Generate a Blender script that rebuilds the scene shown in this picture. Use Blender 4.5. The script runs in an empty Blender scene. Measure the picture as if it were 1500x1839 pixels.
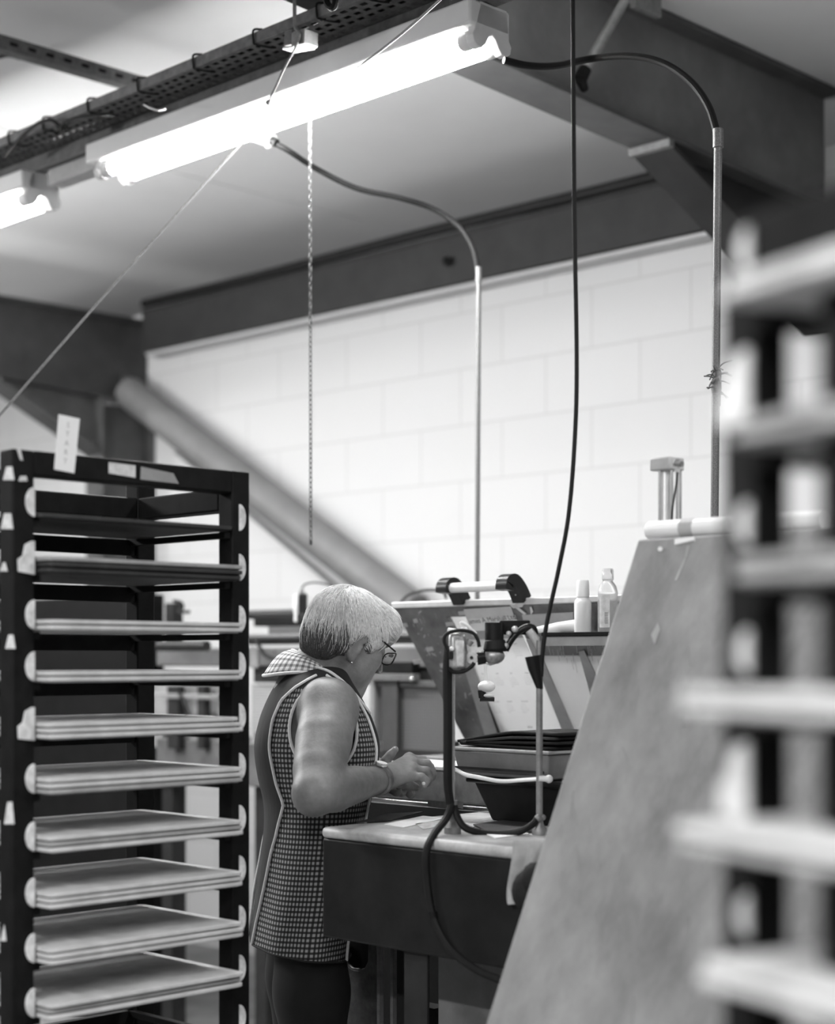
import bpy, bmesh, math, random
import numpy as np
from mathutils import Vector, Matrix
random.seed(7); rng = np.random.default_rng(7)
PI = math.pi
C = bpy.context.scene.collection
# ------------------------------------------------------------------ coordinates
F, CX, YH, CH = 3000.0, 750.0, 1180.0, 1.36      # focal length (px), centre column, horizon row, camera height
S2 = math.sqrt(0.5)
def W(a, b, z): return Vector((S2*(b-a), S2*(a+b), z))          # a runs along the block wall, b runs towards it
def P(px, py, d): return Vector(((px-CX)/F*d, d, CH-(py-YH)/F*d))
def dB(px, b): return b/(S2*(1+(px-CX)/F))
def dA(px, a): return a/(S2*(1-(px-CX)/F))
def PB(px, py, b): return P(px, py, dB(px, b))
def PA(px, py, a): return P(px, py, dA(px, a))
def PZ(px, py, z): return P(px, py, (CH-z)*F/(py-YH))
DA = Vector((-S2, S2, 0)); DB = Vector((S2, S2, 0)); UP = Vector((0, 0, 1))
def V(*a): return Vector(a)

# ------------------------------------------------------------------ mesh builder
class MB:
    def __init__(s): s.v = []; s.f = []; s.m = []; s.cur = 0
    def add(s, vs, fs):
        n = len(s.v); s.v += [Vector(v) for v in vs]
        s.f += [tuple(i+n for i in f) for f in fs]; s.m += [s.cur]*len(fs); return s
    def hexa(s, p):   # bottom 4 (ccw from above), top 4
        return s.add(p, [(3,2,1,0),(4,5,6,7),(0,1,5,4),(1,2,6,5),(2,3,7,6),(3,0,4,7)])
    def abox(s, a0, a1, b0, b1, z0, z1):
        return s.hexa([W(a1,b0,z0),W(a0,b0,z0),W(a0,b1,z0),W(a1,b1,z0),W(a1,b0,z1),W(a0,b0,z1),W(a0,b1,z1),W(a1,b1,z1)])
    def box(s, c, x, y, z):    # centre and three half-axis vectors
        c = Vector(c); x, y, z = Vector(x), Vector(y), Vector(z)
        if x.cross(y).dot(z) < 0: x = -x
        return s.hexa([c-x-y-z, c+x-y-z, c+x+y-z, c-x+y-z, c-x-y+z, c+x-y+z, c+x+y+z, c-x+y+z])
    def bar(s, p0, p1, w, h, up=UP):
        p0, p1 = Vector(p0), Vector(p1); d = p1-p0; L = d.length; d.normalize()
        sd = d.cross(Vector(up)).normalized(); u = sd.cross(d)
        return s.box((p0+p1)/2, d*L/2, sd*w/2, u*h/2)
    def tube(s, pts, r, n=10, caps=True, closed=False, flat=1.0):
        pts = [Vector(p) for p in pts]; N = len(pts)
        rs = r if hasattr(r, '__len__') else [r]*N
        t0 = (pts[1]-pts[0]).normalized()
        ref = UP if abs(t0.z) < .9 else Vector((1,0,0))
        u = t0.cross(ref).normalized(); vs = []
        for i in range(N):
            if closed: t = (pts[(i+1)%N]-pts[i-1])
            else: t = pts[min(i+1,N-1)]-pts[max(i-1,0)]
            if t.length < 1e-9: t = t0.copy()
            t.normalize(); u = (u-t*u.dot(t)); u.normalize(); w = t.cross(u)
            for k in range(n):
                a = 2*PI*k/n; vs.append(pts[i]+(u*math.cos(a)+w*math.sin(a)*flat)*rs[i])
        fs = []
        for i in range(N if closed else N-1):
            j = (i+1) % N
            for k in range(n): fs.append((i*n+k, i*n+(k+1)%n, j*n+(k+1)%n, j*n+k))
        if caps and not closed: fs += [tuple(range(n-1,-1,-1)), tuple((N-1)*n+k for k in range(n))]
        return s.add(vs, fs)
    def cyl(s, p0, p1, r, n=20): return s.tube([p0, p1], r, n)
    def lathe(s, o, ax, prof, n=24):
        o, ax = Vector(o), Vector(ax).normalized()
        ref = UP if abs(ax.z) < .9 else Vector((1,0,0)); u = ax.cross(ref).normalized(); w = ax.cross(u)
        vs = []; fs = []
        for r, h in prof:
            for k in range(n):
                t = 2*PI*k/n; vs.append(o+ax*h+(u*math.cos(t)+w*math.sin(t))*max(r,1e-4))
        for i in range(len(prof)-1):
            for k in range(n): fs.append((i*n+k, i*n+(k+1)%n, (i+1)*n+(k+1)%n, (i+1)*n+k))
        fs += [tuple(range(n-1,-1,-1)), tuple((len(prof)-1)*n+k for k in range(n))]
        return s.add(vs, fs)
    def prism(s, poly, vec):
        poly = [Vector(p) for p in poly]; vec = Vector(vec); n = len(poly)
        return s.add(poly+[p+vec for p in poly],
            [tuple(range(n-1,-1,-1)), tuple(range(n,2*n))]+[(i,(i+1)%n,n+(i+1)%n,n+i) for i in range(n)])
    def ball(s, c, rx, ry=None, rz=None, n=16, mt=None):
        ry = ry or rx; rz = rz or rx; c = Vector(c); vs = []; fs = []; m = n//2
        for i in range(m+1):
            ph = PI*i/m
            for k in range(n):
                t = 2*PI*k/n
                q = Vector((rx*math.sin(ph)*math.cos(t), ry*math.sin(ph)*math.sin(t), rz*math.cos(ph)))
                vs.append(c+((mt @ q) if mt else q))
        for i in range(m):
            for k in range(n): fs.append((i*n+k, (i+1)*n+k, (i+1)*n+(k+1)%n, i*n+(k+1)%n))
        return s.add(vs, fs)
    def quad(s, a, b, c, d): return s.add([a,b,c,d], [(0,1,2,3)])
    def build(s, name, mat, parent=None, bevel=0, smooth=None, fix=True, uv=None, seg=2):
        me = bpy.data.meshes.new(name)
        base = Vector(parent['_w']) if parent is not None else None
        if base is None:
            lo = [min(v[i] for v in s.v) for i in range(3)]; hi = [max(v[i] for v in s.v) for i in range(3)]
            base = Vector(((lo[0]+hi[0])/2, (lo[1]+hi[1])/2, lo[2]))
        me.from_pydata([v-base for v in s.v], [], s.f)
        if fix:
            bm = bmesh.new(); bm.from_mesh(me)
            bmesh.ops.remove_doubles(bm, verts=bm.verts, dist=1e-6)
            bmesh.ops.recalc_face_normals(bm, faces=bm.faces); bm.to_mesh(me); bm.free()
        mats = mat if isinstance(mat, (list, tuple)) else [mat]
        for m_ in mats: me.materials.append(m_)
        if len(mats) > 1 and len(me.polygons) == len(s.m):
            me.polygons.foreach_set('material_index', s.m)
        if uv is not None:
            ul = me.uv_layers.new(name='UVMap')
            for lp in me.loops: ul.data[lp.index].uv = uv(me.vertices[lp.vertex_index].co+base)
        o = bpy.data.objects.new(name, me); C.objects.link(o)
        o['_w'] = tuple(base)
        if parent is not None: o.parent = parent; o['_w'] = tuple(base)
        else: o.location = base
        if bevel:
            b = o.modifiers.new('bevel', 'BEVEL'); b.width = bevel; b.segments = seg; b.limit_method = 'ANGLE'; b.angle_limit = .6
        if smooth is None: smooth = True
        if smooth:
            me.polygons.foreach_set('use_smooth', [True]*len(me.polygons))
            try: me.set_sharp_from_angle(angle=.6)
            except Exception: pass
        me.update(); return o

def tag(o, label, cat, group=None):
    o['label'] = label; o['category'] = cat
    if group: o['group'] = group
    return o
def thing(name, label, cat, loc, group=None):
    o = bpy.data.objects.new(name, None); C.objects.link(o); o.empty_display_size = .05
    o.location = loc; o['_w'] = tuple(loc); return tag(o, label, cat, group)
def struct(o): o['kind'] = 'structure'; return o
def spline(pts, k=8):
    pts = [Vector(p) for p in pts]; q = [pts[0]*2-pts[1]]+pts+[pts[-1]*2-pts[-2]]; out = []
    for i in range(1, len(q)-2):
        p0, p1, p2, p3 = q[i-1:i+3]
        for j in range(k):
            t = j/k
            out.append(.5*((2*p1)+(p2-p0)*t+(2*p0-5*p1+4*p2-p3)*t*t+(3*p1-p0-3*p2+p3)*t**3))
    out.append(pts[-1]); return out
def copy_tree(root, shift):
    r = root.copy(); C.objects.link(r); r.location = root.location+Vector(shift)
    for ch in list(root.children):
        c = ch.copy(); C.objects.link(c); c.parent = r
        for g in list(ch.children):
            d = g.copy(); C.objects.link(d); d.parent = c
    return r
def meshobj(name, vs, fs, mat, parent=None, smooth=True, base=None):
    me = bpy.data.meshes.new(name)
    if base is None: base = Vector(parent['_w']) if parent is not None else Vector((0,0,0))
    vs = np.asarray(vs, float)-np.array(base)
    me.from_pydata(vs.tolist(), [], [tuple(int(i) for i in f) for f in fs])
    for m_ in (mat if isinstance(mat, (list,tuple)) else [mat]): me.materials.append(m_)
    o = bpy.data.objects.new(name, me); C.objects.link(o); o['_w'] = tuple(base)
    if parent is not None: o.parent = parent
    else: o.location = base
    if smooth: me.polygons.foreach_set('use_smooth', [True]*len(me.polygons))
    me.update(); return o
def text_mesh(name, s, origin, ux, uy, size, mat, parent, depth=.0003, align='LEFT'):
    """Lettering as a thin solid: origin, reading direction ux, up direction uy, cap height size."""
    cu = bpy.data.curves.new(name, 'FONT'); cu.body = s; cu.size = size/.7; cu.align_x = align; cu.resolution_u = 2
    cu.extrude = 0
    t = bpy.data.objects.new(name, cu); C.objects.link(t)
    dg = bpy.context.evaluated_depsgraph_get(); me = bpy.data.meshes.new_from_object(t.evaluated_get(dg))
    bpy.data.objects.remove(t); bpy.data.curves.remove(cu)
    ux, uy = Vector(ux).normalized(), Vector(uy); un = ux.cross(uy).normalized()
    return me, [Vector(origin)+ux*v.co.x+uy*v.co.y+un*depth for v in me.vertices], [tuple(p.vertices) for p in me.polygons]

# ------------------------------------------------------------------ materials
def mat(name, g, rough=.6, metal=0.0, noise=None, bump=None, spec=.5, dark=None, stretch=None, emit=None, alpha=None, trans=0, ior=1.45):
    m = bpy.data.materials.new(name); m.use_nodes = True; nt = m.node_tree; bs = nt.nodes['Principled BSDF']
    col = (g, g, g, 1) if not isinstance(g, tuple) else (*g, 1)
    bs.inputs['Base Color'].default_value = col; bs.inputs['Roughness'].default_value = rough
    bs.inputs['Metallic'].default_value = metal; bs.inputs['Specular IOR Level'].default_value = spec
    bs.inputs['Transmission Weight'].default_value = trans; bs.inputs['IOR'].default_value = ior
    if emit: bs.inputs['Emission Color'].default_value = (1,1,1,1); bs.inputs['Emission Strength'].default_value = emit
    tc = nt.nodes.new('ShaderNodeTexCoord'); mp = nt.nodes.new('ShaderNodeMapping')
    nt.links.new(tc.outputs['Object'], mp.inputs['Vector'])
    if stretch: mp.inputs['Scale'].default_value = stretch
    if noise:
        sc, amt = noise[:2]
        nz = nt.nodes.new('ShaderNodeTexNoise'); nz.inputs['Scale'].default_value = sc; nz.inputs['Detail'].default_value = 6
        nz.inputs['Roughness'].default_value = .65
        nt.links.new(mp.outputs['Vector'], nz.inputs['Vector'])
        rp = nt.nodes.new('ShaderNodeValToRGB'); lo = g*(1-amt) if dark is None else dark; hi = min(1, g*(1+amt*.6))
        rp.color_ramp.elements[0].color = (lo,lo,lo,1); rp.color_ramp.elements[1].color = (hi,hi,hi,1)
        rp.color_ramp.elements[0].position = noise[2] if len(noise) > 2 else .3
        rp.color_ramp.elements[1].position = noise[3] if len(noise) > 3 else .7
        nt.links.new(nz.outputs['Fac'], rp.inputs['Fac']); nt.links.new(rp.outputs['Color'], bs.inputs['Base Color'])
    if bump:
        n2 = nt.nodes.new('ShaderNodeTexNoise'); n2.inputs['Scale'].default_value = bump[0]; n2.inputs['Detail'].default_value = 4
        nt.links.new(mp.outputs['Vector'], n2.inputs['Vector'])
        bp = nt.nodes.new('ShaderNodeBump'); bp.inputs['Strength'].default_value = bump[1]; bp.inputs['Distance'].default_value = .004
        nt.links.new(n2.outputs['Fac'], bp.inputs['Height']); nt.links.new(bp.outputs['Normal'], bs.inputs['Normal'])
    return m
M = {}
M['ceiling'] = mat('ceiling_lining', .66, .7, noise=(1.5,.06), bump=(90,.1))
M['floor'] = mat('concrete_floor', .22, .6, noise=(6,.4), bump=(40,.15))
M['plaster'] = mat('painted_plaster', .6, .7, noise=(3,.08))
M['steel'] = mat('painted_structural_steel', .085, .55, noise=(8,.25), bump=(60,.05), spec=.3)
M['beam'] = mat('grey_painted_beam', .032, .6, noise=(8,.25), bump=(60,.05), spec=.25)
M['web'] = mat('rafter_web_paint', .17, .5, noise=(5,.3), bump=(60,.05))
M['steel_dark'] = mat('dark_structural_steel', .045, .5, noise=(8,.3))
M['brace'] = mat('grey_painted_tube', .17, .55, noise=(8,.15))
M['galv'] = mat('galvanised_steel', .27, .5, .5, noise=(45,.3), bump=(120,.05))
M['galv_dark'] = mat('dull_galvanised_channel', .17, .6, .3, noise=(40,.35))
M['black'] = mat('black_rubber', .008, .62, noise=(30,.3), spec=.3)
M['black_paint'] = mat('worn_black_paint', .008, .6, noise=(25,.5), spec=.15)
M['blackplastic'] = mat('black_plastic', .010, .3, noise=(30,.2), spec=.35)
M['white'] = mat('white_enamel', .82, .4, noise=(20,.03))
M['whiteplastic'] = mat('white_plastic', .78, .45, noise=(20,.06))
M['tabwhite'] = mat('chalky_white_plastic', .7, .6, noise=(70,.35), bump=(90,.2))
M['paper'] = mat('white_paper', .85, .8, noise=(30,.03))
M['ink'] = mat('grey_print', .28, .8, noise=(30,.1))
M['inkdark'] = mat('dark_print', .04, .7, noise=(30,.1))
M['rope'] = mat('pale_twisted_cord', .24, .8, noise=(300,.5))
M['cord_dark'] = mat('grey_cord', .2, .6, noise=(200,.4))
M['board'] = mat('pale_board', .56, .7, noise=(14,.28), bump=(60,.08))
M['boarddark'] = mat('ink_stained_board', .03, .6, noise=(14,.6))
M['boardmid'] = mat('grey_board', .34, .7, noise=(14,.35))
M['ply'] = mat('worn_plywood_sheet', .275, .62, noise=(8,.42,.3,.7), stretch=(1,1,.3), bump=(60,.06))
M['panel'] = mat('scratched_grey_sheet', .16, .32, .35, noise=(11,.5,.35,.75), bump=(80,.05))
M['panel_lt'] = mat('pale_grey_sheet', .42, .4, .2, noise=(9,.25))
M['panel_edge'] = mat('bright_folded_steel', .62, .42, .25, noise=(30,.15))
M['grey'] = mat('machine_grey_enamel', .3, .5, noise=(14,.25))
M['greydark'] = mat('dark_machine_enamel', .022, .5, noise=(14,.4), spec=.3)
M['greylt'] = mat('pale_machine_enamel', .5, .5, noise=(14,.2))
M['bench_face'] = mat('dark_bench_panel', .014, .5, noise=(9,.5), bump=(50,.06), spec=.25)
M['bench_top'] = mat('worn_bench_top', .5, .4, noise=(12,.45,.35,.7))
M['chrome'] = mat('bright_metal', .65, .22, .9, noise=(40,.1))
M['alu'] = mat('brushed_aluminium', .75, .35, .6, noise=(40,.1))
M['card'] = mat('grey_cardboard', .22, .8, noise=(12,.2))
M['cloth'] = mat('grey_rag', .42, .9, noise=(25,.25), bump=(120,.3))
M['clothdark'] = mat('black_cloth', .012, .85, noise=(25,.3), bump=(120,.3))
M['mesh'] = mat('guard_mesh', .33, .5, .3, noise=(300,.5))
M['dust'] = mat('dusty_scraps', .55, .9, noise=(60,.5))
M['glassy'] = mat('clear_bottle_plastic', .93, .1, trans=.75, ior=1.3)
M['label'] = mat('bottle_label', .66, .6, noise=(60,.3))
M['tube'] = mat('lit_fluorescent_tube', .9, .4, emit=52.0)
def thin_mat(name, g, tr, clear):      # paper-like or smoky sheet: part reflects, part lets diffuse light through, part is clear
    m = mat(name, g, .5, noise=(20,.06)); nt = m.node_tree; bs = nt.nodes['Principled BSDF']; out = nt.nodes['Material Output']
    tl = nt.nodes.new('ShaderNodeBsdfTranslucent'); tl.inputs['Color'].default_value = (g,g,g,1)
    mx = nt.nodes.new('ShaderNodeMixShader'); mx.inputs[0].default_value = tr; nt.links.new(bs.outputs[0], mx.inputs[1]); nt.links.new(tl.outputs[0], mx.inputs[2])
    tp = nt.nodes.new('ShaderNodeBsdfTransparent'); m2 = nt.nodes.new('ShaderNodeMixShader'); m2.inputs[0].default_value = clear
    nt.links.new(mx.outputs[0], m2.inputs[1]); nt.links.new(tp.outputs[0], m2.inputs[2]); nt.links.new(m2.outputs[0], out.inputs['Surface']); return m
M['mgrey'] = mat('machine_mid_grey', .12, .5, noise=(14,.25), spec=.3)
M['mlt'] = mat('machine_pale_grey', .24, .5, noise=(14,.2))
M['tray'] = mat('dusty_tray_metal', .15, .6, .2, noise=(40,.5), bump=(120,.05))
M['chain'] = mat('dull_chain_metal', .07, .5, .4, noise=(90,.4))
M['cabinet'] = mat('black_cabinet_paint', .006, .6, noise=(14,.4), spec=.15)
M['pipe'] = mat('weathered_conduit', .2, .5, .4, noise=(420,.45,.35,.65))
M['thinpaper'] = thin_mat('thin_calendar_paper', .88, .5, 0)
M['acrylic'] = thin_mat('clear_acrylic_window', .6, .3, .85)
M['frosted'] = thin_mat('frosted_acrylic_window', .75, .55, .1)
# block wall: painted block courses through a UV in metres
def wall_mat():
    m = bpy.data.materials.new('painted_blockwork'); m.use_nodes = True; nt = m.node_tree; bs = nt.nodes['Principled BSDF']
    uv = nt.nodes.new('ShaderNodeUVMap'); uv.uv_map = 'UVMap'
    br = nt.nodes.new('ShaderNodeTexBrick'); nt.links.new(uv.outputs['UV'], br.inputs['Vector'])
    br.inputs['Scale'].default_value = 1; br.inputs['Brick Width'].default_value = .45; br.inputs['Row Height'].default_value = .225
    br.inputs['Mortar Size'].default_value = .0045; br.inputs['Mortar Smooth'].default_value = .4
    br.inputs['Color1'].default_value = (.61,.61,.61,1); br.inputs['Color2'].default_value = (.6,.6,.6,1); br.inputs['Mortar'].default_value = (.51,.51,.51,1)
    nz = nt.nodes.new('ShaderNodeTexNoise'); nz.inputs['Scale'].default_value = 70; nz.inputs['Detail'].default_value = 5
    nt.links.new(uv.outputs['UV'], nz.inputs['Vector'])
    ad = nt.nodes.new('ShaderNodeMath'); ad.operation = 'MULTIPLY_ADD'; ad.inputs[1].default_value = -1.0
    mu = nt.nodes.new('ShaderNodeMath'); mu.operation = 'MULTIPLY'; mu.inputs[1].default_value = .35
    nt.links.new(nz.outputs['Fac'], mu.inputs[0]); nt.links.new(br.outputs['Fac'], ad.inputs[0]); nt.links.new(mu.outputs[0], ad.inputs[2])
    bp = nt.nodes.new('ShaderNodeBump'); bp.inputs['Strength'].default_value = .2; bp.inputs['Distance'].default_value = .005
    nt.links.new(ad.outputs[0], bp.inputs['Height']); nt.links.new(bp.outputs['Normal'], bs.inputs['Normal'])
    nt.links.new(br.outputs['Color'], bs.inputs['Base Color']); bs.inputs['Roughness'].default_value = .7
    return m
M['block'] = wall_mat()
# guard mesh: fine checker of wire and dark gap
def mesh_mat(name, scale, c1, c2):
    m = bpy.data.materials.new(name); m.use_nodes = True; nt = m.node_tree; bs = nt.nodes['Principled BSDF']
    uv = nt.nodes.new('ShaderNodeUVMap'); uv.uv_map = 'UVMap'
    br = nt.nodes.new('ShaderNodeTexBrick'); br.offset = 0; br.inputs['Scale'].default_value = scale
    br.inputs['Brick Width'].default_value = 1; br.inputs['Row Height'].default_value = 1; br.inputs['Mortar Size'].default_value = .22; br.inputs['Mortar Smooth'].default_value = .2
    for k, c in (('Color1',c2),('Color2',c2),('Mortar',c1)): br.inputs[k].default_value = (c,c,c,1)
    nt.links.new(uv.outputs['UV'], br.inputs['Vector']); nt.links.new(br.outputs['Color'], bs.inputs['Base Color'])
    bs.inputs['Roughness'].default_value = .5; bs.inputs['Metallic'].default_value = .2
    return m
M['guard'] = mesh_mat('woven_wire_guard', 110, .42, .2)
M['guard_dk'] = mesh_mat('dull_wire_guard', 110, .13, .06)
# ================================================================== THE SETTING
DW = 4.87                      # the block wall stands at b = DW
def uvw(p): return ((-p.x+p.y)*S2+.10, p.z-.04)
struct(MB().abox(-5.2, 11.2, DW, DW+.2, -.05, 3.05).build('wall_back', M['block'], uv=uvw, fix=False))
struct(MB().abox(-5.2, 11.2, DW+.8, DW+.9, 3.0, 3.6).abox(-5.2, 11.2, DW+.2, DW+.8, 3.0, 3.05).build('wall_back_eaves', M['plaster']))
struct(MB().abox(-5.2, 11.2, -5.2, -5, -.05, 3.6).build('wall_front', M['plaster']))
struct(MB().abox(-5.2, -5, -5, DW, -.05, 3.6).build('wall_right', M['plaster']))
struct(MB().abox(11, 11.2, -5, DW, -.05, 3.6).build('wall_left', M['plaster']))
struct(MB().abox(-5.2, 11.2, -5.2, DW+.2, -.1, 0).build('floor', M['floor']))
cm = MB().abox(-5.2, 11.2, -5.2, DW+.9, 3.225, 3.3)
struct(cm.build('ceiling', M['ceiling']))
sm = MB()                      # overlapping seams of the roof lining
for a in (5.2, 8.4): sm.abox(a, a+.012, -4.9, DW, 3.221, 3.2245)
struct(sm.build('trim_1', M['ceiling']))
# eaves beam: a deep channel standing off the wall, a cable run on its top edge
t = thing('eaves_beam', 'long grey steel eaves beam along the top of the block wall', 'beam', W(5, 4.76, 2.825))
MB().abox(3.15, 6.62, 4.745, 4.765, 2.825, 3.03).abox(3.15, 6.62, 4.765, 4.865, 2.825, 2.84).abox(3.15,6.62,4.74,4.865,3.015,3.03).build('web', M['beam'], t, bevel=.004)
MB().abox(3.15, 6.62, 4.765, 4.868, 2.812, 2.825).build('packing_strip', M['plaster'], t, bevel=.002)
cb = MB(); cb.tube([W(a, 4.742, 3.053+.003*math.sin(a*3)) for a in np.linspace(3.18, 6.6, 40)], .021, 10)
tag(cb.build('power_cable', M['black']), 'thick black cable running along the top of the eaves beam', 'cable')
# near portal frame: rafter with haunch
def portal(name, label, a0, a1, near_web, mats, haunch, zb0, col_b, top=3.222, bmin=-1.2, col=True):
    (hb0, hz0), (hb1, hz1) = haunch
    r = thing(name, label, 'beam', W((a0+a1)/2, 3, zb0))
    am = (a0+a1)/2
    sl = .05
    zb = lambda b: hz0+sl*(hb0-b)
    q = MB()
    q.prism([W(am+.006, bmin, zb(bmin)), W(am+.006, hb0, hz0), W(am+.006, DW-.005, hz0-sl*(DW-hb0)), W(am+.006, DW-.005, top), W(am+.006, bmin, top)], DA*-.012)
    q.build('web', mats[0], r)
    f = MB().hexa([W(a1,bmin,zb(bmin)-.012),W(a0,bmin,zb(bmin)-.012),W(a0,DW-.005,zb(DW)-.012),W(a1,DW-.005,zb(DW)-.012),W(a1,bmin,zb(bmin)),W(a0,bmin,zb(bmin)),W(a0,DW-.005,zb(DW)),W(a1,DW-.005,zb(DW))])
    f.build('bottom_flange', mats[1], r)
    MB().abox(a0, a1, bmin, DW-.005, top-.014, top).build('top_flange', mats[1], r)
    h = MB()     # haunch: sloping flange, web, end plate
    h.hexa([W(a1,hb0,hz0-.03),W(a0,hb0,hz0-.03),W(a0,hb1,hz1-.012),W(a1,hb1,hz1-.012),W(a1,hb0,hz0-.014),W(a0,hb0,hz0-.014),W(a0,hb1,hz1+.004),W(a1,hb1,hz1+.004)])
    h.prism([W(am+.006,hb0,hz0-.02),W(am+.006,hb1,hz1),W(am+.006,hb1,hz0-sl*(hb1-hb0))], DA*-.012)
    h.build('haunch', mats[2], r)
    MB().abox(a0-.004, a1+.004, hb0-.012, hb0+.012, hz0-.034, hz0-.012).build('haunch_end_plate', M['galv_dark'], r)
    if not col: return r
    c = MB(); c.abox(a0, a1, col_b, col_b+.014, 0, zb(col_b)-.012).abox(a0, a1, DW-.016, DW-.002, 0, zb(DW)-.02).abox(am-.005, am+.005, col_b+.014, DW-.016, 0, zb(DW)-.02)
    tag(c.build('column', mats[2]), label.replace('rafter', 'column').replace(' running to the wall',' standing against the wall'), 'column')
    return r
nr = portal('rafter', 'grey steel roof rafter with a bracketed end at top right, running to the wall', 2.895, 3.035, 0, (M['web'], M['steel'], M['beam']), ((3.93, 2.868), (4.864, 2.449)), 2.86, 4.56, col=False)
fr = portal('rafter', 'dark steel roof rafter at far left behind the cord, running to the wall', 6.68, 6.82, 0, (M['steel_dark'], M['steel_dark'], M['steel']), ((4.0, 2.64), (4.60, 2.32)), 2.86, 4.56, top=3.0)
C.objects['column']['label'] = 'dark steel column at far left standing against the wall behind the drying rack'
# ================================================================== OVERHEAD: lighting trunking, cable tray, fittings, hoses
A0, A1 = 1.3, 6.3
ch = MB().abox(A0, A1, 2.70, 2.741, 2.80, 2.845)
ch.abox(A0, A1, 2.696, 2.70, 2.80, 2.806)
t = thing('lighting_channel', 'long galvanised channel carrying the fluorescent lights under the cable tray', 'channel', W(3.8, 2.72, 2.8))
ch.build('channel', M['galv_dark'], t, bevel=.002)
MB().abox(3.99, 4.26, 2.715, 2.77, 2.752, 2.7995).build('trunking', M['greylt'], t, bevel=.004)
# perforated tray: the bottom plate keeps its slots as real openings
tz, tb0, tb1 = 2.852, 2.592, 2.716
m = MB(); nb = 9; wb = (tb1-tb0)/nb; pitch = .034
def plate(x0, x1, y0, y1): m.abox(x0, x1, y0, y1, tz, tz+.0015)
for r in range(nb):
    y0 = tb0+r*wb; y1 = y0+wb
    if r % 2 == 0: plate(A0, A1, y0, y1)
    else:
        k = 0; x = A0
        off = .017 if (r//2) % 2 else 0
        x = A0-off
        while x < A1:
            plate(max(A0,x), min(A1,x+pitch-.02), y0, y1); x += pitch
t = thing('cable_tray', 'perforated galvanised cable tray running above the fluorescent lights', 'cable tray', W(3.8, 2.65, tz))
m.build('perforated_plate', M['tray'], t, fix=False)
MB().abox(A0, A1, tb0-.002, tb0, tz, tz+.026).abox(A0, A1, tb1, tb1+.002, tz, tz+.026).build('side_lip', M['galv_dark'], t)
for i, (y, r) in enumerate(((2.625,.009),(2.647,.007),(2.668,.010),(2.692,.007))):
    c = MB(); c.tube([W(a, y+.003*math.sin(a*2.1+i*1.7)+.001*math.sin(a*7+i), tz+.0025+r+.003*(1+math.sin(a*5+i))) for a in np.linspace(A0, A1, 90)], r, 8)
    tag(c.build('tray_cable', M['black']), 'black cable lying in the overhead tray, %s from its near lip' % ('first','second','third','fourth')[i], 'cable', 'cables in the overhead tray')
for i, px in enumerate((18, 80, 160, 250, 350, 458, 572, 660)):
    u = (px-CX)/F; a = tb0*(1-u)/(1+u); q = MB()
    q.tube(spline([W(a,tb0-.004,tz-.002),W(a,tb0-.005,tz+.03),W(a-.004,tb0+.02,tz+.038)],4), .0028, 6)
    q.tube(spline([W(a,tb0-.004,tz-.003),W(a-.01,tb0+.03,tz-.004),W(a-.02,tb0+.05,tz-.003)],4), .0022, 6)
    tag(q.build('cable_tie', M['black']), 'small black cable tie on the near lip of the cable tray, %s from the left' % ('first','second','third','fourth','fifth','sixth','seventh','eighth')[i], 'cable tie', 'cable ties along the tray')
q = MB().tube(spline([PB(258,188,2.585), PB(270,194,2.58), PB(284,198,2.58), PB(297,196,2.58)],5), .0022, 6)
tag(q.build('cable_tie', M['white']), 'loose white cable tie end hanging from the tray at left', 'cable tie')
q = MB().tube(spline([PB(8,282,2.60), PB(28,258,2.58), PB(50,236,2.57), PB(72,220,2.56), PB(92,216,2.56), PB(106,226,2.57), PB(112,238,2.60)],6), .0055, 8)
q.ball(PB(110,232,2.59), .011)
tag(q.build('black_cable', M['black']), 'black cable arching up from the tray at far left', 'cable')
q = MB().tube(spline([PB(117,236,2.60), PB(122,222,2.58), PB(136,213,2.57), PB(160,209,2.57), PB(185,206,2.58), PB(205,207,2.61)],6), .0055, 8)
q.ball(PB(118,232,2.59), .010)
tag(q.build('black_cable', M['black']), 'flatter black cable looping along the tray beside the tall arch', 'cable')
q = MB().tube(spline([PB(-30,112,2.7), PB(2,101,2.7), PB(18,99,2.7), PB(36,104,2.7)],6), .007, 8)
tag(q.build('black_cable', M['black']), 'short black cable end under the overhead strut at the left edge', 'cable')

def fitting(name, label, a_lo, a_hi):
    r = thing(name, label, 'light fitting', W((a_lo+a_hi)/2, 2.72, 2.66), 'fluorescent light fittings')
    MB().abox(a_lo-.022, a_hi+.05, 2.655, 2.785, 2.744, 2.7995).build('batten', M['white'], r, bevel=.006)
    for b, z in ((2.69, 2.722), (2.765, 2.722)):
        tb = MB(); tb.cyl(W(a_lo+.022,b,z), W(a_hi-.022,b,z), .0165, 20).build('fluorescent_tube', M['tube'], r)
        for s, ae in ((1,a_lo),(-1,a_hi)):
            MB().lathe(W(ae,b,z), DA*s, [(.0,-.004),(.019,-.004),(.0205,0),(.0205,.03),(.018,.034)], 18).build('tube_cap', M['whiteplastic'], r)
    for s, ae in ((-1,a_lo),(1,a_hi)):
        h = MB()
        pts = [(2.672,2.742),(2.672,2.735),(2.664,2.722),(2.668,2.706),(2.68,2.698),(2.694,2.699),(2.706,2.71),(2.716,2.728),(2.7275,2.736),(2.739,2.728),(2.749,2.71),(2.761,2.699),(2.775,2.698),(2.787,2.706),(2.791,2.722),(2.783,2.735),(2.783,2.742),(2.775,2.80),(2.69,2.80)]
        h.prism([W(ae, b, z) for b, z in pts], DA*s*.022)
        h.build('lampholder', M['whiteplastic'], r, bevel=.002)
    return r
fl = fitting('fluorescent_light', 'lit twin-tube fluorescent light hanging across the upper middle', 2.515, 3.925)
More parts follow.
